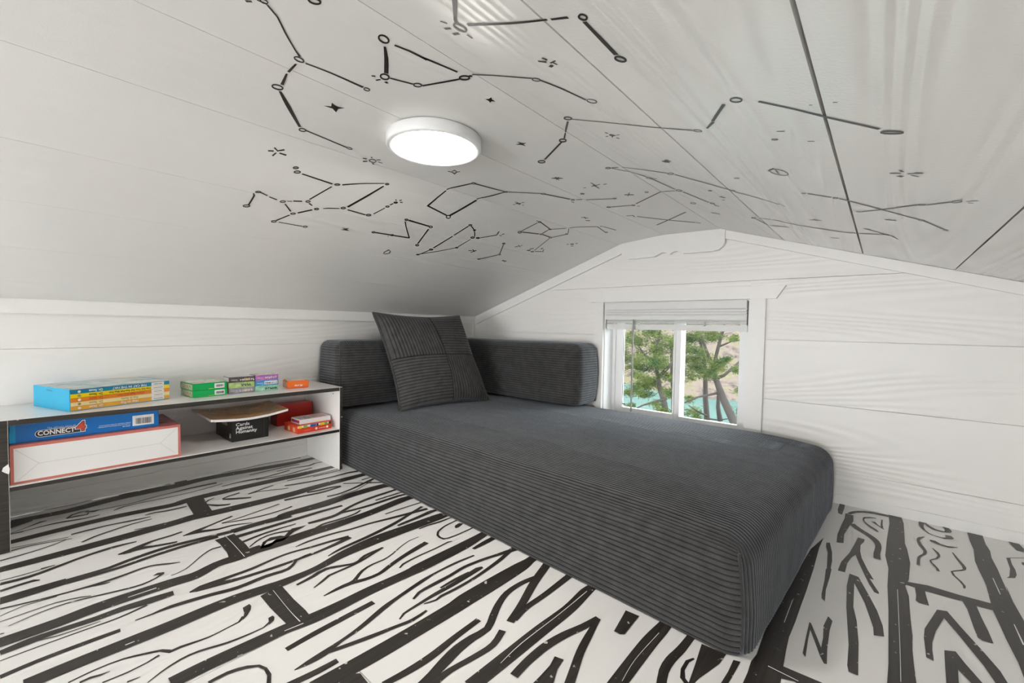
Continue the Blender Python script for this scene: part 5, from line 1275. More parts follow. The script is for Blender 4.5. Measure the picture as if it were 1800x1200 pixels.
at_ = pc.data.attributes.new('wale', 'FLOAT', 'POINT')
at_.data.foreach_set('value', pw)
bm = bmesh.new()
edge = [(-1+2*i/24, -1) for i in range(24)]+[(1, -1+2*i/24) for i in range(24)]+[(1-2*i/24, 1) for i in range(24)]+[(-1, 1-2*i/24) for i in range(25)]
tube_mesh(bm, [(pillow_pt(u, v, 1)+pillow_pt(u, v, -1))*0.5 for u, v in edge], 0.006, 6)
ly = bm.verts.layers.float.new('wale')
for v in bm.verts: v[ly] = 0.7
obj('piping', bm, M_CORD2, pil, smooth=True)

# ------------------------------------------------------------------ low shelf unit
SX0, SX1 = -0.048, 0.228
SYL, SYR = -1.769, -0.9475
ZT, ZLW = 0.3165, 0.1575
M_MEL = plain('white_melamine', (0.88, 0.865, 0.84), 0.3, mottle=0.02)
sh = tag(empty('shelf_unit', (0.09, -1.36, 0)), 'low white shelf unit with black painted front edges along the left wall', 'shelf')
so = Vector((0.09, -1.36, 0))
def shx(name, d, mat, parent=sh, bev=0.0):
    return bx(name, (d[0]-so.x, d[1]-so.x, d[2]-so.y, d[3]-so.y, d[4], d[5]), mat, parent, bev)
top = shx('top_board', (SX0, SX1-0.001, SYL, SYR, ZT-0.0135, ZT), M_MEL)
low = shx('lower_board', (SX0, SX1-0.001, SYL, SYR, ZLW-0.0115, ZLW), M_MEL)
pl_ = shx('side_panel', (SX0, SX1-0.001, SYL-0.0175, SYL, 0.0009, ZT), M_MEL)
pr_ = shx('side_panel', (SX0, SX1-0.001, SYR, SYR+0.0115, 0.0009, ZT), M_MEL)
shx('front_edge', (SX1-0.001, SX1, SYL, SYR-0.001, ZT-0.0133, ZT-0.0004), M_BLACKSHELF, top)
shx('front_edge', (SX1-0.001, SX1, SYL, SYR-0.001, ZLW-0.0113, ZLW-0.0016), M_BLACKSHELF, low)
shx('front_edge', (SX1-0.001, SX1, SYL-0.0173, SYL-0.001, 0.001, ZT-0.0004), M_BLACKSHELF, pl_)
shx('front_edge', (SX1-0.001, SX1, SYR+0.001, SYR+0.0113, 0.001, ZT-0.0004), M_BLACKSHELF, pr_)
bm = bmesh.new(); bmesh.ops.create_uvsphere(bm, u_segments=8, v_segments=6, radius=0.0022)
obj('screw_hole', bm, plain('dark_hole', (0.03, 0.025, 0.02), 0.9), pr_, (0.178-so.x, SYR-so.y, 0.287))
for cy, cz in ((-1.774, 0.220),):
    bm = bmesh.new()
    prism(bm, [(-0.004, 0.006), (-0.006, -0.002), (-0.001, -0.007), (0.005, -0.012), (0.0065, 0.001), (0.004, 0.013)], 0, 0.0003)
    o = obj('chipped_patch', bm, M_MEL, pl_, (SX1+0.0004-so.x, cy-so.y, cz-0.02))
    o.rotation_euler = (0, 0, math.pi/2)

# ------------------------------------------------------------------ boxes and books
def carton(name, o, e1, dims, mat, bev=0.0008):
    """box with its front-left-bottom corner at o; e1 = direction of the front face (2D); depth goes back from it"""
    L_, D_, H_ = dims
    rz = math.atan2(e1[1], e1[0])
    bm = bmesh.new(); box(bm, 0, L_, 0, D_, 0, H_, bev)
    ob = obj(name, bm, mat)
    ob.location = o; ob.rotation_euler = (0, 0, rz)
    return ob
# local frame of a carton: +x along front face, +y = into depth, so the front face normal is -y
UX, UZ = (1, 0, 0), (0, 0, 1)
def patch(name, ob, x0, x1, z0, z1, mat, lift=0.0004, y=0.0):
    return pyobj(name, [(x0, y-lift, z0), (x1, y-lift, z0), (x1, y-lift, z1), (x0, y-lift, z1)], [(0, 1, 2, 3)], mat, ob)
def patch_side(name, ob, y0, y1, z0, z1, mat, lift=0.0004, x=0.0):
    return pyobj(name, [(x-lift, y1, z0), (x-lift, y0, z0), (x-lift, y0, z1), (x-lift, y1, z1)], [(0, 1, 2, 3)], mat, ob)
def patch_top(name, ob, x0, x1, y0, y1, z, mat):
    return pyobj(name, [(x0, y0, z), (x1, y0, z), (x1, y1, z), (x0, y1, z)], [(0, 1, 2, 3)], mat, ob)
def words(name, ob, body, x, z, size, mat, flip=False, lift=0.0008, **kw):
    mw = face_mat((x, -lift, z), (-1, 0, 0) if flip else (1, 0, 0), (0, 0, -1) if flip else (0, 0, 1))
    return text(name, body, size, mat, ob, mw, **kw)
def barcode(ob, x0, x1, z0, z1, n, lift=0.0008):
    vs, fs = [], []
    rnd = random.Random(n)
    x = x0
    while x < x1:
        w = rnd.choice((0.0004, 0.0008, 0.0014)); k = len(vs)
        vs += [(x, -lift, z0), (x+w, -lift, z0), (x+w, -lift, z1), (x, -lift, z1)]; fs.append((k, k+1, k+2, k+3))
        x += w+rnd.choice((0.0005, 0.0010))
    return pyobj('barcode', vs, fs, M_INK, ob)
def squiggles(ob, x0, x1, z, h, mat, seed, lift=0.0008):
    """lettering too small to read: a row of little strokes"""
    rnd = random.Random(seed); vs, fs = [], []
    x = x0
    while x < x1:
        w = h*rnd.uniform(0.3, 0.6)
        for q in ((x, x+w*0.35, z-h/2, z+h/2*rnd.uniform(0.4, 1)), (x, x+w, z-h*rnd.uniform(-0.2, 0.5)-h*0.1, z-h*rnd.uniform(-0.1, 0.2)+h*0.1)):
            k = len(vs); vs += [(q[0], -lift, q[2]), (q[1], -lift, q[2]), (q[1], -lift, q[3]), (q[0], -lift, q[3])]; fs.append((k, k+1, k+2, k+3))
        x += w*1.35
    o = pyobj('print_marks', vs, fs, mat, ob); o['kind'] = 'stuff'
    return o
M_INK = plain('black_ink', (0.02, 0.02, 0.02), 0.5)
M_WHITEP = plain('white_print', (0.85, 0.84, 0.82), 0.45, mottle=0.02)
M_REDINK = plain('red_ink', (0.55, 0.06, 0.03), 0.45)

# --- slipcase of five picture books
FL, FR, BL_ = Vector((0.1895, -1.664)), Vector((0.1155, -1.4395)), Vector((0.009, -1.7435))
e1 = (FR-FL).normalized()
LS, DS, HS = 0.2365, 0.185, 0.0578
case = empty('slipcase', (FL.x, FL.y, ZT+0.0004), math.atan2(e1.y, e1.x))
tag(case, 'bright blue cardboard slipcase lying flat on the shelf, full of picture books', 'slipcase')
M_CYAN = plain('cyan_card', (0.0, 0.36, 0.60), 0.4, mottle=0.08, scale=25)
M_COVER = printed('slipcase_print', [(0.10, 0.36, 0.44), (0.42, 0.52, 0.52), (0.62, 0.60, 0.50)], 22, 0.16)
bx('end_panel', (0.0, 0.0015, 0.0, DS, 0.0, HS), M_CYAN, case)
bx('back_panel', (0.0015, LS, DS-0.0015, DS, 0.0, HS), M_CYAN, case)
bx('cover_panel', (0.0015, LS-0.004, 0.0, DS-0.0015, HS-0.0015, HS), M_COVER, case)
bx('cover_panel', (0.0015, LS-0.004, 0.0, DS-0.0015, 0.0, 0.0015), M_CYAN, case)
bx('end_panel', (LS-0.0015, LS, 0.03, DS-0.0015, 0.0, HS), M_CYAN, case)
vs, fs = [], []
for k in range(6):
    y = 0.085+k*0.005; vs += [(-0.0005, y+0.004, 0.0480), (-0.0005, y, 0.0480), (-0.0005, y, 0.0500), (-0.0005, y+0.004, 0.0500)]
    n = 4*k; fs.append((n, n+1, n+2, n+3))
pyobj('print_marks', vs, fs, plain('navy_ink', (0.01, 0.06, 0.12), 0.5), case)['kind'] = 'stuff'
BOOKS = [((0.0, 0.21, 0.38), 'Dr. Seuss', 'THE CAT IN THE HAT', M_WHITEP, 'teal blue picture book, topmost spine in the blue slipcase', 0.0088, 0.130, 0.083),
         ((0.90, 0.70, 0.0), 'Dr. Seuss', 'One Fish Two Fish Red Fish Blue Fish', M_INK, 'yellow picture book directly under the teal blue one in the slipcase', 0.0072, 0.131, 0.100),
         ((0.80, 0.24, 0.01), 'Dr. Seuss', 'Green Eggs and Ham', M_REDINK, 'deep orange picture book, middle spine in the blue slipcase', 0.0075, 0.132, 0.066),
         ((0.88, 0.72, 0.36), 'Dr. Seuss', 'Fox in Socks', plain('olive_ink', (0.35, 0.30, 0.08), 0.5), 'cream picture book between the two orange ones in the slipcase', 0.0085, 0.128, 0.040),
         ((0.80, 0.38, 0.03), 'Dr. Seuss', 'Hop on Pop', M_WHITEP, 'light orange picture book, lowest spine in the blue slipcase', 0.0090, 0.128, 0.042)]
BH = (HS-0.0034)/5
M_PAGES = plain('book_pages', (0.80, 0.76, 0.66), 0.8, mottle=0.08, scale=300)
for i, (col, au, ti, tm, lab, tsz, tx, tw) in enumerate(BOOKS):
    z0 = 0.0017+(4-i)*BH
    mat = plain('book_cover_%d' % i, col, 0.3, mottle=0.05)
    o = carton('picture_book', Vector((FL.x+e1.x*0.0018-e1.y*0.0006, FL.y+e1.y*0.0018+e1.x*0.0006, ZT+0.0004+z0)), e1, (LS-0.0060, DS-0.006, BH-0.0004), M_PAGES, 0.0)
    # board cover wrapped round the spine
    bm = bmesh.new()
    h = BH-0.0004; Lb = LS-0.0050
    box(bm, 0.0, Lb, -0.0012, 0.0012, 0.0, h, 0.0005)
    obj('spine', bm, mat, o)
    tag(o, lab, 'book', 'picture books in the blue slipcase')
    lb = patch('label', o, 0.183, 0.2165, 0.0003, h-0.0003, M_WHITEP, 0.0014)
    squiggles(o, 0.189, 0.211, h*0.5, 0.0028, M_INK, i, 0.0018)
    words('lettering', o, ti, tx, h*0.5, tsz, tm, True, 0.0018, align='CENTER', bold=0.02, fit=tw)
    words('lettering', o, au, 0.052, h*0.5, 0.0088, tm, True, 0.0018, align='CENTER', bold=0.02, fit=0.029)
    bm = bmesh.new()
    bmesh.ops.create_circle(bm, cap_ends=True, segments=14, radius=0.0034)
    dsk = obj('emblem', bm, M_WHITEP if i in (0, 2, 4) else MATS['olive_ink'], o, (0.0175, -0.0016, h*0.5))
    dsk.rotation_euler = (math.pi/2, 0, 0)

# --- two green card-game boxes
M_GREEN = plain('green_card', (0.0, 0.40, 0.09), 0.35, mottle=0.06)
M_GTOP = printed('green_box_top', [(0.55, 0.60, 0.42), (0.75, 0.70, 0.58), (0.35, 0.55, 0.30)], 40, 0.25)
M_GSIDE = printed('green_box_side', [(0.05, 0.30, 0.08), (0.55, 0.35, 0.22), (0.62, 0.55, 0.42), (0.05, 0.33, 0.08)], 60, 0.4)
e = Vector((-0.008, 0.097)).normalized()
for k in range(2):
    o = carton('card_game_box', Vector((0.150, -1.3895, ZT+0.0004+k*0.0218)), (Matrix.Rotation(0.02*k, 2) @ e), (0.0955, 0.105, 0.0215), M_GREEN)
    tag(o, ['bright green card game box on the shelf top, lower of the pair', 'bright green card game box on the shelf top, stacked upon its twin'][k], 'box', 'green game boxes on the shelf')
    patch('label', o, 0.059, 0.088, 0.003, 0.0185, M_WHITEP)
    barcode(o, 0.063, 0.084, 0.0065, 0.0145, k+3)
    patch_side('side_print', o, 0.006, 0.099, 0.0025, 0.019, M_GSIDE)
    patch_top('cover_print', o, 0.003, 0.0925, 0.003, 0.102, 0.0219, M_GTOP)
    patch('print_stripe', o, 0.042, 0.057, 0.0015, 0.004, plain('lime_print', (0.35, 0.6, 0.15), 0.4))

# --- six small card boxes in two stacks
ROWS_A = [('grey_purple', (0.30, 0.28, 0.32), 'small grey card box, bottom of the stack beside the green boxes', None),
          ('pale_green', (0.42, 0.56, 0.22), 'small pale green card box marked with three upside-down black letters', 'WAR'),
          ('dark_grey', (0.085, 0.075, 0.072), 'small dark grey card box on top of the stack beside the green boxes', None)]
ROWS_B = [('mint', (0.30, 0.60, 0.42), 'small mint green card box, bottom of the right-hand small stack', None),
          ('sky_blue', (0.06, 0.28, 0.55), 'small blue card box between the mint and the purple one', None),
          ('purple', (0.42, 0.14, 0.42), 'small purple card box on top of the right-hand small stack', None)]
for rows, y0, yl, x0, hh in ((ROWS_A, -1.2885, 0.0785, 0.139, 0.0183), (ROWS_B, -1.2085, 0.0755, 0.1395, 0.0187)):
    for k, (nm, col, lab, wd) in enumerate(rows):
        mat = printed('card_'+nm, [tuple(c*0.8 for c in col), col, tuple(min(1, c*1.35+0.03) for c in col)], 70, 0.35)
        jit = random.uniform(-0.001, 0.001)
        o = carton('card_box', Vector((x0+jit, y0+jit, ZT+0.0004+k*(hh+0.0002))), (0.0, 1.0), (yl, 0.058, hh), mat)
        tag(o, lab, 'box', 'small card boxes on the shelf')
        patch_top('cover_print', o, 0.002, yl-0.002, 0.002, 0.056, hh+0.0001, M_GTOP if nm != 'dark_grey' else plain('pale_box_top', (0.66, 0.64, 0.60), 0.3))
        patch_side('side_print', o, 0.002, 0.056, 0.002, hh-0.002, plain('pale_side', (0.60, 0.55, 0.52), 0.4))
        if wd:
            words('lettering', o, wd, 0.052, hh*0.5, 0.0125, M_INK, True, 0.0008, align='CENTER', bold=0.02, sx=1.05)
            patch('print_stripe', o, 0.003, 0.030, 0.003, 0.0055, MATS['lime_print'])
        else:
            if nm == 'sky_blue': patch('label', o, 0.029, 0.072, 0.004, 0.0155, M_WHITEP)
            squiggles(o, yl*0.42, yl*0.92, hh*0.5, 0.0085, M_WHITEP if nm in ('purple', 'grey_purple', 'dark_grey') else M_INK, k*7+int(y0*-1000))
            if nm in ('dark_grey', 'grey_purple'): patch('print_stripe', o, 0.046, 0.062, 0.005, 0.0125, plain('amber_print', (0.6, 0.38, 0.08), 0.4), 0.0006)
            squiggles(o, yl*0.08, yl*0.3, hh*0.5, 0.004, M_WHITEP, k*11+int(y0*-1000)+1)
# --- little orange box
e = Vector((0.012, 0.074)).normalized()
ob = carton('card_box', Vector((0.1435, -1.1035, ZT+0.0004)), e, (0.0735, 0.075, 0.0275), plain('orange_card', (0.82, 0.16, 0.02), 0.4), 0.003)
tag(ob, 'small orange card box standing alone near the end of the shelf top', 'box')
squiggles(ob, 0.024, 0.052, 0.0115, 0.0075, M_WHITEP, 91)
patch_top('cover_print', ob, 0.005, 0.0685, 0.005, 0.07, 0.0278, printed('orange_box_top', [(0.80, 0.62, 0.42), (0.85, 0.78, 0.66), (0.75, 0.35, 0.12)], 50, 0.25))
patch_side('side_print', ob, 0.006, 0.069, 0.005, 0.0225, printed('orange_box_side', [(0.85, 0.75, 0.62), (0.75, 0.22, 0.05)], 90, 0.4))

# --- big pink and white box, lower shelf
big = carton('board_game_box', Vector((0.213, -1.7675, ZLW+0.0004)), (0.0, 1.0), (0.3315, 0.215, 0.0935),
             printed('pink_box_print', [(0.16, 0.05, 0.16), (0.52, 0.12, 0.12), (0.62, 0.20, 0.17), (0.40, 0.12, 0.22)], 26, 0.3))
tag(big, 'large flat red-edged game box showing its plain white end on the lower shelf', 'box')
M_BOXW = plain('white_board_end', (0.80, 0.785, 0.765), 0.6, mottle=0.03, scale=12)
patch('end_lining', big, 0.0062, 0.3255, 0.0052, 0.0865, M_BOXW, 0.0006)
M_SALMON = plain('salmon_edge', (0.58, 0.17, 0.13), 0.45)
for a in ((0.0, 0.0062, 0.0, 0.0935), (0.3255, 0.3315, 0.0, 0.0935), (0.0062, 0.3255, 0.0, 0.0052), (0.0062, 0.3255, 0.0865, 0.0935)):
    patch('edge_band', big, *a, M_SALMON, 0.0005)
def crease(p, q, w=0.0007):
    dx, dz = q[0]-p[0], q[1]-p[1]; l = math.hypot(dx, dz); nx, nz = -dz/l*w/2, dx/l*w/2
    return [(p[0]+nx, -0.0009, p[1]+nz), (p[0]-nx, -0.0009, p[1]-nz), (q[0]-nx, -0.0009, q[1]-nz), (q[0]+nx, -0.0009, q[1]+nz)]
vs, fs = [], []
for p, q in (((0.008, 0.085), (0.047, 0.043)), ((0.012, 0.008), (0.047, 0.043)), ((0.047, 0.043), (0.284, 0.046)), ((0.284, 0.046), (0.323, 0.085)), ((0.284, 0.046), (0.318, 0.012))):
    k = len(vs); vs += crease(p, q); fs.append((k, k+1, k+2, k+3))
pyobj('fold_crease', vs, fs, plain('crease_grey', (0.52, 0.50, 0.48), 0.7), big)
# --- blue game box lying on it
M_BLUE = plain('blue_card', (0.0, 0.16, 0.52), 0.35, mottle=0.07, scale=14)
blue = carton('board_game_box', Vector((0.1935, -1.7675, ZLW+0.0948)), (0.0, 1.0), (0.2845, 0.18, 0.0475), M_BLUE)
tag(blue, 'flat blue game box lying on the large white-ended box', 'box')
M_WORDRED = plain('word_red', (0.62, 0.07, 0.04), 0.4)
# emblem plate behind the word
def pill(x0, x1, z0, z1, sh):
    r = (z1-z0)/2; pts = []
    for k in range(9):
        a = math.pi/2+math.pi*k/8; pts.append((x0+r+r*math.cos(a), (z0+z1)/2+r*math.sin(a)))
    pts += [(x1, z0+sh), (x1, z1+sh)]
    return pts
def flat(name, pts, mat, ob, lift):
    return pyobj(name, [(x, -lift, z) for x, z in pts], [tuple(range(len(pts)))], mat, ob)
flat('word_outline', pill(0.0415, 0.122, 0.0085, 0.0265, 0.001), M_WHITEP, blue, 0.0005)
flat('word_plate', pill(0.0427, 0.122, 0.0097, 0.0253, 0.001), M_INK, blue, 0.0008)
words('lettering', blue, 'CONNECT', 0.046, 0.0180, 0.0160, M_WHITEP, False, 0.0011, bold=0.03, fit=0.066)
words('lettering', blue, '4', 0.1145, 0.0235, 0.036, M_WHITEP, False, 0.0013, bold=0.085)
words('lettering', blue, '4', 0.1150, 0.0235, 0.034, M_INK, False, 0.0016, bold=0.055)
words('lettering', blue, '4', 0.1155, 0.0235, 0.032, M_WORDRED, False, 0.0019, bold=0.03)
words('lettering', blue, 'The ultimate game of', 0.0625, 0.0300, 0.0062, plain('pale_blue_ink', (0.55, 0.65, 0.80), 0.5), False, 0.0011, sx=0.95)
squiggles(blue, 0.158, 0.222, 0.0195, 0.0022, M_WHITEP, 21)
squiggles(blue, 0.156, 0.222, 0.0155, 0.0024, M_WHITEP, 22)
squiggles(blue, 0.206, 0.222, 0.0105, 0.0032, M_WHITEP, 23)
patch('label', blue, 0.2265, 0.2735, 0.008, 0.0365, M_WHITEP)
barcode(blue, 0.2335, 0.2670, 0.0125, 0.0290, 77)
patch('print_stripe', blue, 0.0, 0.010, 0.001, 0.0465, plain('cyan_print', (0.0, 0.33, 0.66), 0.35), 0.0004)

# --- black party-game box
M_BLK = plain('black_card', (0.012, 0.011, 0.010), 0.38, mottle=0.3, scale=60)
cah = carton('card_game_box', Vector((0.158, -1.2865, ZLW+0.0004)), (0.0, 1.0), (0.1135, 0.165, 0.0672), M_BLK)
tag(cah, 'black card game box with bold white three-line title on the lower shelf', 'box')
for k, w_ in enumerate(('Cards', 'Against', 'Humanity')):
    words('lettering', cah, w_, 0.0115, 0.0560-0.0124*k, 0.0150, M_WHITEP, False, 0.0008, bold=0.016, fit=(0.041, 0.052, 0.064)[k])
patch_side('side_label', cah, 0.006, 0.021, 0.012, 0.027, plain('grey_label', (0.45, 0.43, 0.40), 0.5))
patch_side('side_print', cah, 0.045, 0.10, 0.048, 0.060, plain('grey_print', (0.35, 0.29, 0.25), 0.5))
patch('print_stripe', cah, 0.0985, 0.0993, 0.002, 0.0652, plain('grey_gloss', (0.08, 0.075, 0.07), 0.3))

# --- thin brown booklet, bowed, lying on the black box
bk = empty('booklet', (0.05, -1.22, 0.2255))
tag(bk, 'thin curved booklet with a brown mottled cover lying on the black box', 'booklet')
kf0, kf1, kb1, kb0 = Vector((0.186, -1.352, 0.2440)), Vector((0.182, -1.117, 0.2475)), Vector((-0.036, -1.100, 0.2470)), Vector((-0.038, -1.351, 0.2455))
def bk_pt(s, t, dz):
    p = kf0*(1-s)*(1-t)+kf1*s*(1-t)+kb1*s*t+kb0*(1-s)*t
    p = p+Vector((0, 0, dz-0.0125*math.sin(math.pi*min(1, s*0.92+0.04))*(1-t*0.3)))
    return p-Vector((0.05, -1.22, 0.2255))
def sheet(za, zb, mat, name):
    vs, fs = [], []
    n = 14
    for lay in (za, zb):
        for i in range(n+1):
            for j in range(3): vs.append(bk_pt(i/n, j/2, lay))
    m = (n+1)*3
    for i in range(n):
        for j in range(2):
            a = i*3+j
            fs.append((a, a+1, a+4, a+3)[::-1]); b_ = m+a; fs.append((b_, b_+1, b_+4, b_+3))
        fs.append((i*3, i*3+3, m+i*3+3, m+i*3)); fs.append((i*3+5, i*3+2, m+i*3+2, m+i*3+5))
    fs.append((0, m, m+1, 1)); fs.append((1, m+1, m+2, 2)); q = n*3
    fs.append((q, q+1, m+q+1, m+q)); fs.append((q+1, q+2, m+q+2, m+q+1))
    o = pyobj(name, vs, fs, mat, bk)
    bm = bmesh.new(); bm.from_mesh(o.data); bmesh.ops.recalc_face_normals(bm, faces=bm.faces[:]); bm.to_mesh(o.data); bm.free()
    return o
sheet(-0.0022, 0.0052, M_WHITEP, 'pages')
sheet(0.0052, 0.0060, printed('booklet_cover', [(0.30, 0.17, 0.06), (0.58, 0.40, 0.18), (0.36, 0.27, 0.17), (0.68, 0.28, 0.06), (0.66, 0.55, 0.30)], 30, 0.3), 'cover')
vs, fs = [], []
rnd = random.Random(5)
for k in range(24):
    if k in (11, 12): continue
    s = 0.08+0.034*k; t = 0.80
    for dt, ds in ((0.0, 0.016), (-0.05, 0.007)):
        w = ds; n = len(vs)
        tt = t+rnd.uniform(-0.02, 0.02)+dt
        vs += [bk_pt(s, tt, 0.0063), bk_pt(s+w, tt, 0.0063), bk_pt(s+w, tt+0.035, 0.0063), bk_pt(s, tt+0.035, 0.0063)]; fs.append((n, n+1, n+2, n+3))
pyobj('print_marks', vs, fs, plain('brown_ink', (0.06, 0.035, 0.015), 0.5), bk)['kind'] = 'stuff'

# --- red box at the back and the low tray box in front of it
red = carton('board_game_box', Vector((0.030, -1.0955, ZLW+0.0004)), (0.0, 1.0), (0.135, 0.062, 0.0815), plain('red_card', (0.52, 0.022, 0.012), 0.33, mottle=0.1))
tag(red, 'plain red game box standing at the back end of the lower shelf', 'box')
e = Vector((-0.004, 0.12)).normalized()
M_ORED = plain('orange_red_card', (0.72, 0.055, 0.02), 0.35, mottle=0.08)
tray = carton('card_game_box', Vector((0.199, -1.0915, ZLW+0.0004)), e, (0.128, 0.105, 0.0285), M_ORED)
tag(tray, 'orange-red card game box with coloured flag shapes near the shelf end', 'box')
def quad(name, pts, mat, lift=0.0006): return flat(name, pts, mat, tray, lift)
M_YEL, M_GRN, M_BLU = plain('yellow_print', (0.85, 0.62, 0.02), 0.4), plain('leaf_print', (0.22, 0.46, 0.08), 0.4), plain('deep_blue_print', (0.02, 0.13, 0.42), 0.4)
quad('print_band', [(0.0, 0.0205), (0.125, 0.0205), (0.125, 0.0278), (0.0, 0.0278)], M_WHITEP, 0.0004)
for x0, x1, m_, sk in ((0.002, 0.016, M_YEL, 0.004), (0.021, 0.036, M_GRN, 0.003), (0.046, 0.069, M_BLU, 0.003), (0.070, 0.077, M_INK, 0.001), (0.083, 0.100, M_YEL, 0.003), (0.100, 0.112, M_GRN, 0.003), (0.117, 0.125, M_INK, 0.001)):
    quad('print_flag', [(x0+sk*0.3, 0.0185), (x1-sk*0.3, 0.0185), (x1, 0.0278), (x0, 0.0278)], m_, 0.0009)
squiggles(tray, 0.024, 0.050, 0.0095, 0.0035, plain('pink_print', (0.80, 0.35, 0.28), 0.4), 41)
squiggles(tray, 0.078, 0.104, 0.0095, 0.0042, M_WHITEP, 42)
for cx in (0.069, 0.111):
    bm = bmesh.new(); bmesh.ops.create_circle(bm, cap_ends=True, segments=12, radius=0.0045)
    dsk = obj('emblem', bm, M_WHITEP, tray, (cx, -0.0012, 0.0098)); dsk.rotation_euler = (math.pi/2, 0, 0)
for y0 in (0.018, 0.058):
    patch_side('side_print', tray, y0, y0+0.017, 0.004, 0.020, plain('tan_print', (0.62, 0.42, 0.16), 0.4))
e = Vector((-0.003, 0.12)).normalized()
wb = carton('card_game_box', Vector((0.180, -1.0745, ZLW+0.0292)), e, (0.117, 0.072, 0.0165), plain('white_card', (0.80, 0.79, 0.77), 0.35, mottle=0.03))
tag(wb, 'white card game box resting on the orange-red box near the shelf end', 'box')
patch_side('side_label', wb, 0.005, 0.067, 0.003, 0.0135, plain('crimson_print', (0.40, 0.02, 0.02), 0.4))
patch_side('side_emblem', wb, 0.028, 0.042, 0.003, 0.0135, plain('violet_print', (0.12, 0.06, 0.30), 0.4), 0.0008)
patch_top('cover_print', wb, 0.006, 0.050, 0.008, 0.062, 0.0167, printed('white_box_print', [(0.75, 0.73, 0.71), (0.62, 0.60, 0.62), (0.25, 0.22, 0.30), (0.70, 0.68, 0.66)], 70, 0.3))
patch_top('cover_print', wb, 0.056, 0.108, 0.008, 0.062, 0.0167, printed('white_box_print_red', [(0.75, 0.73, 0.71), (0.65, 0.45, 0.42), (0.60, 0.25, 0.22), (0.72, 0.70, 0.68)], 60, 0.3))

# ------------------------------------------------------------------ outside the window
mw_, nt, b, N, L = nodes_of('lake_water')
b.inputs['Base Color'].default_value = (0.10, 0.42, 0.40, 1); b.inputs['Roughness'].default_value = 0.25; b.inputs['Specular IOR Level'].default_value = 0.12
tc = N.new('ShaderNodeTexCoord'); nz = N.new('ShaderNodeTexNoise'); nz.inputs['Scale'].default_value = 0.9; nz.inputs['Detail'].default_value = 4
L.new(tc.outputs['Object'], nz.inputs['Vector'])
cr = N.new('ShaderNodeValToRGB'); cr.color_ramp.elements[0].color = (0.010, 0.042, 0.038, 1); cr.color_ramp.elements[1].color = (0.034, 0.075, 0.071, 1)
L.new(nz.outputs['Fac'], cr.inputs[0]); L.new(cr.outputs[0], b.inputs['Base Color'])
bp = N.new('ShaderNodeBump'); bp.inputs['Strength'].default_value = 0.4; bp.inputs['Distance'].default_value = 0.2
L.new(nz.outputs['Fac'], bp.inputs['Height']); L.new(bp.outputs[0], b.inputs['Normal'])
lake = pyobj('lake', [(-120, 8, -6.5), (120, 8, -6.5), (120, 90, -6.5), (-120, 90, -6.5)], [(0, 1, 2, 3)], mw_)
tag(lake, 'turquoise lake water seen through the window behind the trees', 'lake')

mh, nt, b, N, L = nodes_of('far_hillside')
b.inputs['Roughness'].default_value = 1.0; b.inputs['Specular IOR Level'].default_value = 0.0
tc = N.new('ShaderNodeTexCoord'); nz = N.new('ShaderNodeTexNoise'); nz.inputs['Scale'].default_value = 0.55; nz.inputs['Detail'].default_value = 6; nz.inputs['Roughness'].default_value = 0.75
L.new(tc.outputs['Object'], nz.inputs['Vector'])
cr = N.new('ShaderNodeValToRGB'); el = cr.color_ramp.elements
for c_ in range(3): el.new(0.5)
for e_, (p_, c_) in zip(el, ((0.28, (0.014, 0.018, 0.012)), (0.40, (0.045, 0.038, 0.035)), (0.50, (0.082, 0.066, 0.058)), (0.60, (0.06, 0.058, 0.030)), (0.72, (0.12, 0.098, 0.085)))):
    e_.position = p_; e_.color = c_+(1,)
L.new(nz.outputs['Fac'], cr.inputs[0]); L.new(cr.outputs[0], b.inputs['Base Color'])
vs, fs = [], []
NX, NY = 70, 24
for i in range(NX+1):
    for j in range(NY+1):
        x = -110+150*i/NX; y = 44+60*j/NY
        z = -7+(j/NY)**1.1*30+2.6*noise.noise(Vector((x*0.11, y*0.11, 0)))+0.8*noise.noise(Vector((x*0.5, y*0.5, 4)))
        if j == 0: z = -7.2
        vs.append((x, y, z))
for i in range(NX):
    for j in range(NY):
        a = i*(NY+1)+j; fs.append((a, a+NY+1, a+NY+2, a+1))
hill = pyobj('hillside', vs, fs, mh, smooth=True)
tag(hill, 'dry tan hillside rising on the far shore of the lake', 'hill')
vs, fs = [], []
for i in range(21):
    for j in range(13):
        x = -14+28*i/20; y = 0.6+11*j/12
        z = -2.6-4.6*(j/12)**1.2+0.15*noise.noise(Vector((x*0.6, y*0.6, 2)))
        vs.append((x, y, z))
for i in range(20):
    for j in range(12):
        a = i*13+j; fs.append((a, a+13, a+14, a+1))
tag(pyobj('bank_slope', vs, fs, plain('leaf_litter', (0.04, 0.03, 0.022), 1.0, mottle=0.5, scale=6)), 'brown wooded bank sloping from the cabin down to the lake', 'ground')

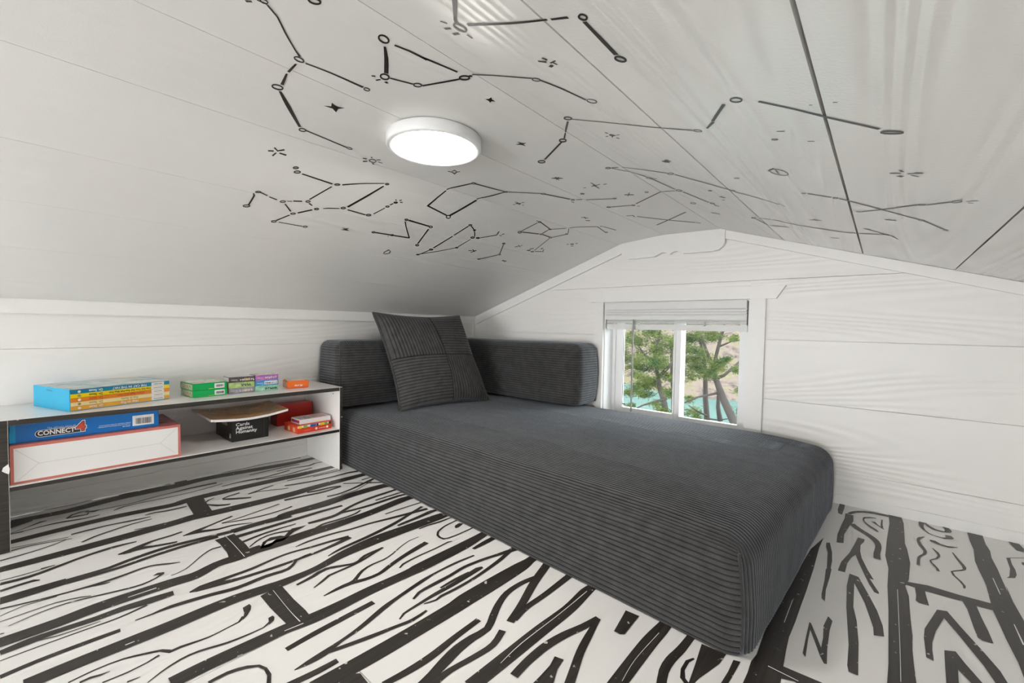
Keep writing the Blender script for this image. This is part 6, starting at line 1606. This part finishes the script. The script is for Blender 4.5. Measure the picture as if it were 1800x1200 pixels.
M_BARK = plain('grey_bark', (0.022, 0.018, 0.016), 0.95, mottle=0.45, scale=14, bump=0.6)
def leafmat(name, c0, c1):
    m, nt, b, N, L = nodes_of(name)
    b.inputs['Roughness'].default_value = 0.7; b.inputs['Specular IOR Level'].default_value = 0.2
    tc = N.new('ShaderNodeTexCoord'); nz = N.new('ShaderNodeTexNoise'); nz.inputs['Scale'].default_value = 6; nz.inputs['Detail'].default_value = 2
    L.new(tc.outputs['Object'], nz.inputs['Vector'])
    cr = N.new('ShaderNodeValToRGB'); cr.color_ramp.elements[0].position = 0.35; cr.color_ramp.elements[0].color = c0+(1,)
    cr.color_ramp.elements[1].position = 0.65; cr.color_ramp.elements[1].color = c1+(1,)
    L.new(nz.outputs['Fac'], cr.inputs[0]); L.new(cr.outputs[0], b.inputs['Base Color'])
    t = N.new('ShaderNodeBsdfTranslucent'); L.new(cr.outputs[0], t.inputs[0])
    ms = N.new('ShaderNodeMixShader'); ms.inputs[0].default_value = 0.4
    L.new(b.outputs[0], ms.inputs[1]); L.new(t.outputs[0], ms.inputs[2]); L.new(ms.outputs[0], N['Material Output'].inputs['Surface'])
    MATS[name] = m
    return m
M_LEAF = leafmat('cedar_leaves', (0.016, 0.038, 0.012), (0.075, 0.092, 0.022))
def leaves(clusters, seed):
    rnd = random.Random(seed); vs, fs = [], []
    for (c, r, n) in clusters:
        c = Vector(c)
        for _ in range(n):
            d = Vector((rnd.gauss(0, 1), rnd.gauss(0, 1), rnd.gauss(0, 0.6)))
            p = c+d*r*0.55
            a = Vector((rnd.uniform(-1, 1), rnd.uniform(-1, 1), rnd.uniform(-0.7, 0.5))).normalized()
            s = a.cross(Vector((rnd.uniform(-1, 1), rnd.uniform(-1, 1), rnd.uniform(-1, 1)))).normalized()
            l = rnd.uniform(0.014, 0.042); w = l*rnd.uniform(0.09, 0.18)
            k = len(vs)
            vs += [p-a*l, p+s*w, p+a*l, p-s*w]; fs.append((k, k+1, k+2, k+3))
    return vs, fs
TREES = [('thick leaning trunk tree in the right-hand window pane', [[0.409, 5.0, -5], [0.259, 5.0, -0.936], [0.209, 5.0, -0.781], [0.039, 5.0, -0.433], [-0.071, 5.0, -0.153], [-0.108, 5.0, 0.011], [-0.054, 5.0, 0.291], [0.006, 5.0, 0.558], [0.066, 5.0, 0.845], [0.141, 5.0, 1.289], [0.187, 5.0, 1.687]], [0.075, 0.07, 0.062, 0.052, 0.04, 0.03, 0.024, 0.02, 0.016, 0.012, 0.01], [([[-0.071, 5.0, -0.153], [0.036, 5.0, -0.102], [0.143, 5.1, 0.024], [0.229, 5.2, 0.149]], 0.03), ([[-0.091, 5.0, -0.029], [-0.185, 5.0, 0.175], [-0.234, 4.9, 0.385], [-0.306, 4.9, 0.635]], 0.03), ([[-0.018, 5.0, -0.357], [-0.137, 4.9, -0.393], [-0.265, 4.8, -0.431], [-0.408, 4.7, -0.521]], 0.022), ([[-0.055, 5.0, 0.307], [0.118, 5.0, 0.397], [0.229, 5.0, 0.417]], 0.015)], [([-0.508, 4.943, 0.445], 0.121, 281), ([-0.421, 5.009, 0.416], 0.125, 294), ([-0.422, 5.156, 0.42], 0.113, 239), ([-0.185, 4.509, 0.505], 0.087, 179), ([-0.446, 5.579, 0.411], 0.143, 323), ([0.032, 4.589, 0.456], 0.071, 128), ([-0.046, 4.628, 0.445], 0.092, 191), ([-0.097, 4.929, 0.513], 0.105, 223), ([-0.19, 5.0, 0.506], 0.087, 160), ([-0.209, 5.597, 0.451], 0.12, 236), ([-0.164, 4.778, 0.102], 0.102, 218), ([-0.465, 5.32, 0.028], 0.134, 308), ([-0.395, 5.55, 0.128], 0.124, 255), ([-0.574, 5.492, 0.071], 0.138, 311), ([-0.181, 4.488, 0.263], 0.11, 272), ([0.032, 4.505, -0.01], 0.111, 273), ([0.079, 4.542, 0.069], 0.075, 141), ([-0.104, 5.356, -0.038], 0.108, 208), ([0.05, 4.629, 0.111], 0.107, 248), ([0.047, 4.54, 0.073], 0.086, 175), ([-0.061, 5.565, 0.122], 0.073, 108), ([0.118, 4.653, 0.117], 0.057, 92), ([0.214, 4.52, 0.165], 0.045, 71), ([-0.021, 5.327, 0.088], 0.045, 63), ([0.181, 4.508, 0.172], 0.054, 90), ([-0.452, 4.846, -0.087], 0.108, 237), ([-0.368, 5.089, -0.029], 0.092, 171), ([-0.502, 5.49, -0.049], 0.1, 177), ([-0.417, 5.287, -0.059], 0.144, 354), ([-0.574, 5.459, -0.054], 0.094, 162), ([0.293, 4.446, 0.446], 0.057, 96), ([0.227, 4.708, 0.472], 0.047, 73), ([0.232, 4.611, 0.447], 0.045, 70), ([0.147, 5.071, 0.464], 0.05, 72), ([0.02, 5.501, 0.413], 0.052, 72), ([0.237, 4.935, -0.005], 0.051, 77), ([0.206, 5.087, -0.032], 0.068, 108), ([0.041, 5.577, -0.013], 0.063, 89), ([0.314, 4.568, 0.029], 0.064, 109), ([0.157, 5.241, -0.023], 0.062, 92), ([0.298, 4.979, -0.294], 0.07, 116), ([0.364, 4.49, -0.247], 0.063, 109), ([0.216, 5.285, -0.307], 0.071, 110), ([0.311, 4.822, -0.247], 0.065, 107), ([0.331, 4.901, -0.252], 0.057, 88), ([0.255, 5.15, -0.663], 0.067, 104), ([0.385, 4.496, -0.469], 0.069, 125), ([0.219, 5.274, -0.691], 0.067, 102), ([0.342, 4.929, -0.577], 0.069, 115), ([0.414, 4.436, -0.487], 0.049, 79), ([-0.311, 5.238, -0.107], 0.094, 171), ([-0.058, 4.707, -0.05], 0.078, 143), ([-0.031, 4.643, -0.11], 0.076, 141), ([-0.128, 4.93, -0.047], 0.08, 142), ([-0.139, 4.638, -0.08], 0.086, 170), ([-0.555, 5.456, 0.657], 0.131, 286), ([-0.334, 4.563, 0.708], 0.151, 472), ([-0.342, 5.253, 0.747], 0.116, 244), ([-0.312, 4.941, 0.672], 0.129, 317), ([-0.442, 5.151, 0.722], 0.164, 468), ([-0.196, 5.578, 0.861], 0.121, 241), ([0.01, 5.447, 0.828], 0.164, 433), ([0.055, 4.771, 0.856], 0.116, 273), ([0.155, 4.946, 0.819], 0.127, 307), ([0.214, 4.569, 0.795], 0.135, 383), ([0.093, 5.156, 1.087], 0.173, 516), ([0.189, 5.221, 0.895], 0.117, 246), ([0.239, 4.413, 0.913], 0.103, 247), ([0.213, 4.727, 0.857], 0.132, 351), ([0.179, 5.137, 1.046], 0.161, 450), ([0.472, 5.487, 0.572], 0.163, 423), ([0.433, 4.556, 0.61], 0.155, 496), ([0.34, 4.852, 0.699], 0.154, 452), ([0.218, 5.533, 0.624], 0.124, 254), ([0.424, 5.266, 0.748], 0.158, 421), ([0.093, 4.656, 1.303], 0.221, 948), ([-0.171, 5.044, 1.312], 0.228, 896), ([-0.328, 5.427, 1.233], 0.191, 578), ([-0.186, 5.06, 1.351], 0.14, 358), ([-0.098, 5.371, 1.176], 0.162, 428), ([0.179, 4.802, 1.471], 0.146, 416), ([0.077, 5.02, 1.642], 0.205, 737), ([-0.246, 5.535, 1.528], 0.156, 385), ([0.126, 4.666, 1.426], 0.198, 764), ([-0.12, 5.167, 1.516], 0.196, 652), ([-0.452, 4.774, 0.106], 0.102, 218), ([-0.279, 4.65, 0.264], 0.083, 162), ([-0.462, 5.088, 0.094], 0.088, 159), ([-0.383, 5.126, 0.14], 0.089, 160), ([-0.396, 4.881, 0.229], 0.085, 157)]), ('slim upright trunk tree left of the thick leaning one', [[-0.17, 5.6, -5.2], [-0.32, 5.6, -1.101], [-0.344, 5.6, -0.901], [-0.381, 5.6, -0.554], [-0.393, 5.6, -0.203], [-0.43, 5.6, 0.136], [-0.541, 5.6, 0.55], [-0.625, 5.6, 0.923], [-0.698, 5.6, 1.487]], [0.055, 0.05, 0.046, 0.042, 0.035, 0.026, 0.02, 0.016, 0.01], [([[-0.094, 5.4, -0.849], [-0.134, 5.4, -0.634], [-0.106, 5.3, -0.398], [-0.152, 5.3, -0.246]], 0.04), ([[-0.326, 5.5, -0.81], [-0.446, 5.4, -0.74], [-0.581, 5.4, -0.666]], 0.018), ([[-0.342, 5.5, -0.858], [-0.127, 5.4, -0.837], [0.058, 5.4, -0.782]], 0.016)], [([-0.579, 5.829, -0.844], 0.086, 131), ([-0.709, 6.148, -0.861], 0.093, 138), ([-0.512, 5.152, -0.751], 0.1, 193), ([-0.574, 5.572, -0.809], 0.093, 155), ([-0.663, 6.11, -0.937], 0.07, 92), ([-0.371, 5.233, -0.88], 0.058, 84), ([-0.454, 5.426, -0.853], 0.074, 113), ([-0.382, 5.147, -0.81], 0.053, 77), ([-0.543, 5.636, -0.924], 0.065, 90), ([-0.492, 5.635, -0.922], 0.072, 106), ([-0.752, 5.766, -0.607], 0.058, 78), ([-0.765, 6.028, -0.705], 0.066, 88), ([-0.803, 6.083, -0.687], 0.07, 94), ([-0.459, 5.262, -0.524], 0.041, 58), ([-0.534, 5.287, -0.515], 0.041, 57), ([-0.814, 5.999, -0.336], 0.057, 73), ([-0.582, 5.483, -0.23], 0.056, 77), ([-0.611, 5.819, -0.224], 0.055, 72), ([-0.617, 5.607, -0.205], 0.074, 110), ([-0.478, 5.227, -0.216], 0.048, 68), ([-0.829, 5.662, 0.359], 0.077, 115), ([-0.565, 5.221, 0.276], 0.113, 233), ([-0.884, 6.112, 0.332], 0.125, 227), ([-0.708, 5.554, 0.405], 0.092, 154), ([-0.808, 5.618, 0.32], 0.07, 101), ([-0.71, 5.841, 0.627], 0.109, 189), ([-0.781, 5.887, 0.574], 0.092, 143), ([-0.526, 5.615, 0.585], 0.125, 255), ([-0.671, 5.846, 0.668], 0.106, 181), ([-0.84, 5.72, 0.596], 0.127, 255), ([-0.501, 5.31, 1.083], 0.193, 608), ([-1.068, 5.978, 0.927], 0.221, 664), ([-0.813, 5.834, 1.212], 0.172, 426), ([-0.747, 5.867, 0.994], 0.179, 454), ([-0.636, 5.013, 0.875], 0.172, 529), ([-0.646, 5.279, 0.767], 0.118, 247), ([-1.055, 5.792, 0.783], 0.13, 261), ([-1.196, 6.2, 0.856], 0.166, 368), ([-0.957, 6.176, 0.732], 0.164, 360), ([-0.796, 5.308, 0.714], 0.108, 213)]), ('leafy yellow-green tree filling the left-hand window pane', [[-0.394, 4.5, -4.6], [-0.544, 4.5, -0.989], [-0.585, 4.5, -0.745], [-0.626, 4.5, -0.524], [-0.7, 4.5, -0.34], [-0.75, 4.5, -0.091], [-0.802, 4.5, 0.201], [-0.725, 4.5, 0.499], [-0.694, 4.5, 0.875], [-0.752, 4.5, 1.376]], [0.06, 0.055, 0.045, 0.04, 0.034, 0.027, 0.02, 0.017, 0.012, 0.01], [([[-0.594, 4.5, -0.453], [-0.739, 4.4, -0.51], [-0.868, 4.3, -0.565], [-0.997, 4.2, -0.645]], 0.022), ([[-0.706, 4.5, -0.13], [-0.543, 4.5, 0.05], [-0.45, 4.5, 0.22]], 0.03), ([[-0.78, 4.5, 0.033], [-0.935, 4.4, 0.198], [-1.105, 4.4, 0.447]], 0.022), ([[-0.556, 4.7, -0.856], [-0.568, 4.7, -0.473], [-0.607, 4.7, -0.051], [-0.628, 4.7, 0.374]], 0.04)], [([-0.977, 4.351, 0.355], 0.136, 414), ([-1.305, 4.56, 0.377], 0.12, 309), ([-1.48, 5.094, 0.465], 0.097, 186), ([-1.147, 4.617, 0.396], 0.144, 423), ([-0.949, 4.092, 0.381], 0.107, 289), ([-0.742, 4.633, 0.426], 0.101, 224), ([-0.898, 4.532, 0.504], 0.092, 196), ([-0.96, 4.686, 0.486], 0.119, 292), ([-0.678, 4.255, 0.472], 0.075, 151), ([-0.656, 4.088, 0.535], 0.117, 339), ([-0.587, 4.798, 0.331], 0.134, 352), ([-0.369, 3.988, 0.428], 0.094, 236), ([-0.832, 5.068, 0.277], 0.139, 350), ([-0.875, 4.767, 0.336], 0.126, 318), ([-0.59, 4.624, 0.317], 0.103, 231), ([-0.912, 4.144, 0.016], 0.086, 197), ([-1.193, 4.431, 0.078], 0.099, 229), ([-1.356, 4.599, -0.076], 0.118, 299), ([-1.313, 5.097, 0.001], 0.108, 223), ([-0.851, 4.037, 0.127], 0.113, 326), ([-0.847, 4.331, -0.013], 0.127, 367), ([-1.06, 4.61, 0.178], 0.107, 250), ([-0.608, 4.199, 0.145], 0.144, 484), ([-0.61, 3.947, 0.118], 0.11, 320), ([-0.873, 4.648, 0.027], 0.1, 218), ([-0.517, 4.004, 0.115], 0.113, 328), ([-0.655, 4.348, 0.004], 0.103, 249), ([-0.768, 4.794, -0.003], 0.096, 196), ([-0.918, 4.871, 0.048], 0.103, 217), ([-0.635, 4.409, -0.116], 0.105, 255), ([-1.24, 4.684, -0.46], 0.079, 147), ([-1.288, 4.795, -0.455], 0.073, 126), ([-0.957, 4.016, -0.349], 0.053, 98), ([-1.327, 4.577, -0.469], 0.067, 119), ([-1.325, 4.831, -0.502], 0.085, 161), ([-0.847, 3.998, -0.294], 0.105, 287), ([-0.878, 4.239, -0.27], 0.111, 295), ([-0.877, 4.34, -0.301], 0.104, 257), ([-1.117, 5.002, -0.263], 0.108, 227), ([-1.223, 4.864, -0.368], 0.103, 219), ([-0.98, 5.022, -0.273], 0.104, 211), ([-0.784, 4.339, -0.271], 0.095, 217), ([-0.769, 4.134, -0.163], 0.099, 250), ([-1.014, 4.904, -0.282], 0.125, 303), ([-0.999, 4.957, -0.317], 0.112, 245), ([-0.69, 4.553, -0.347], 0.081, 159), ([-0.647, 4.865, -0.438], 0.091, 177), ([-0.317, 4.001, -0.319], 0.083, 192), ([-0.4, 4.002, -0.28], 0.078, 171), ([-0.637, 4.679, -0.424], 0.087, 174), ([-0.949, 4.526, -0.457], 0.063, 109), ([-1.217, 5.062, -0.545], 0.076, 128), ([-1.086, 4.765, -0.457], 0.068, 116), ([-1.163, 4.891, -0.493], 0.085, 158), ([-1.034, 4.901, -0.492], 0.079, 139), ([-0.733, 4.529, -0.546], 0.088, 184), ([-0.588, 4.405, -0.68], 0.114, 295), ([-0.612, 4.351, -0.632], 0.086, 184), ([-0.572, 4.25, -0.58], 0.079, 165), ([-0.571, 4.038, -0.482], 0.07, 145), ([-0.416, 3.975, -0.655], 0.083, 194), ([-0.324, 3.944, -0.636], 0.058, 110), ([-0.449, 4.182, -0.619], 0.06, 111), ([-0.415, 4.122, -0.685], 0.08, 173), ([-0.552, 4.274, -0.682], 0.071, 138), ([-0.994, 4.213, -0.554], 0.045, 75), ([-1.168, 4.557, -0.654], 0.044, 69), ([-0.869, 3.96, -0.528], 0.044, 78), ([-1.23, 4.533, -0.667], 0.065, 115), ([-1.274, 4.689, -0.704], 0.052, 82), ([-0.697, 4.346, -0.696], 0.047, 78), ([-0.59, 4.089, -0.703], 0.037, 63), ([-1.004, 4.943, -0.871], 0.062, 98), ([-0.674, 4.22, -0.713], 0.05, 86), ([-0.506, 3.902, -0.6], 0.049, 88), ([-0.321, 3.999, -0.119], 0.05, 89), ([-0.581, 4.476, -0.134], 0.072, 133), ([-0.679, 4.929, -0.232], 0.07, 117), ([-0.603, 5.0, -0.202], 0.063, 98), ([-0.54, 4.552, -0.116], 0.082, 161), ([-0.906, 4.274, 0.674], 0.119, 331), ([-1.0, 4.461, 0.783], 0.15, 482), ([-0.865, 4.027, 0.641], 0.159, 613), ([-1.185, 4.896, 0.735], 0.137, 357), ([-1.092, 4.752, 0.597], 0.14, 388), ([-0.311, 3.913, 0.776], 0.105, 297), ([-0.767, 4.639, 0.719], 0.144, 420), ([-0.64, 4.258, 0.716], 0.144, 473), ([-0.527, 4.208, 0.658], 0.119, 339), ([-1.06, 5.034, 0.869], 0.136, 340), ([-1.417, 4.892, 0.691], 0.115, 260), ([-1.394, 4.713, 0.762], 0.135, 366), ([-1.507, 4.904, 0.737], 0.125, 303), ([-0.999, 4.089, 0.64], 0.099, 254), ([-1.643, 5.005, 0.667], 0.16, 465), ([-1.523, 4.82, 0.227], 0.121, 291), ([-1.252, 4.395, 0.173], 0.137, 415), ([-1.66, 5.078, 0.265], 0.146, 382), ([-1.145, 3.922, 0.145], 0.124, 397), ([-1.24, 4.028, 0.13], 0.135, 448), ([-1.141, 4.89, 1.209], 0.209, 791), ([-1.243, 4.984, 1.213], 0.185, 614), ([-0.795, 4.07, 1.303], 0.162, 624), ([-0.993, 4.758, 1.212], 0.222, 923), ([-0.968, 4.653, 1.108], 0.152, 466), ([-1.612, 4.592, -0.34], 0.143, 422), ([-1.487, 4.333, -0.372], 0.14, 437), ([-1.214, 4.063, -0.259], 0.11, 307), ([-1.585, 4.572, -0.55], 0.146, 444), ([-1.773, 4.881, -0.425], 0.143, 388), ([-0.934, 4.246, -0.027], 0.08, 168), ([-1.229, 4.897, -0.176], 0.066, 107), ([-0.772, 3.938, -0.103], 0.09, 225), ([-1.199, 4.69, -0.172], 0.093, 192), ([-1.105, 4.358, -0.019], 0.058, 101), ([-0.64, 4.139, 0.298], 0.071, 143), ([-0.762, 4.583, 0.232], 0.071, 128), ([-0.834, 4.582, 0.219], 0.061, 103), ([-0.769, 4.705, 0.2], 0.087, 172), ([-0.814, 4.464, 0.249], 0.088, 185)])]
for ti, (lab, trunk, rad, branches, clusters) in enumerate(TREES):
    base = Vector(trunk[0])
    t = tag(empty('cedar_tree', base), lab, 'tree', 'trees outside the window')
    bm = bmesh.new(); tube_mesh(bm, [Vector(p)-base for p in trunk], rad, 10)
    obj('trunk', bm, M_BARK, t, smooth=True)
    for pts, r0 in branches:
        bm = bmesh.new(); tube_mesh(bm, [Vector(p)-base for p in pts], [r0*(1-0.6*i/(len(pts)-1)) for i in range(len(pts))], 6)
        obj('branch', bm, M_BARK, t, smooth=True)
    vs, fs = leaves([(Vector(c)-base, r, n) for c, r, n in clusters], 30+ti)
    o = pyobj('foliage', vs, fs, M_LEAF, t); o['kind'] = 'stuff'

M_SHY = plain('yellow_shrub', (0.13, 0.10, 0.036), 1.0, mottle=0.4, scale=3)
M_SHG = plain('grey_green_shrub', (0.045, 0.05, 0.032), 1.0, mottle=0.5, scale=3)
SHRUBS = [((-15.759, 68.0, -2.996), 2.6, 1, 'yellow autumn shrub on the far hillside, large and rounded'), ((-13.85, 58.0, -4.567), 1.2, 1, 'pale yellow shrub low on the far shore, below the large rounded one'), ((-18.631, 88.0, -0.689), 2.6, 0, 'grey-green shrub high on the far hillside at the right edge of the window'), ((-12.079, 60.0, -3.82), 1.1, 0, 'small grey-green shrub near the far shore at the right edge of the window'), ((-18.213, 61.0, -4.31), 1.5, 0, 'grey-green shrub by the far shore, just right of the window mullion'), ((-20.947, 76.0, -2.028), 2.0, 0, 'grey-green shrub halfway up the far hill behind the slim trunk'), ((-31.898, 72.0, -2.4), 2.2, 0, 'grey-green shrub on the far hill behind the blind wand'), ((-23.798, 63.0, -4.122), 1.5, 0, 'grey-green shrub low on the far hill in the left-hand pane')]
for k, (p, s, yel, lab) in enumerate(SHRUBS):
    bm = bmesh.new()
    bmesh.ops.create_icosphere(bm, subdivisions=3, radius=s)
    for v in bm.verts:
        v.co *= 1+0.35*noise.noise(v.co*2.2/s*0.8+Vector((k*3.1, 0, 0)))+0.18*noise.noise(v.co*6/s+Vector((0, k, 0)))
        v.co.z *= 0.8
    o = obj('hillside_shrub', bm, M_SHY if yel else M_SHG)
    o.location = p
    tag(o, lab, 'shrub', 'shrubs on the far hillside')
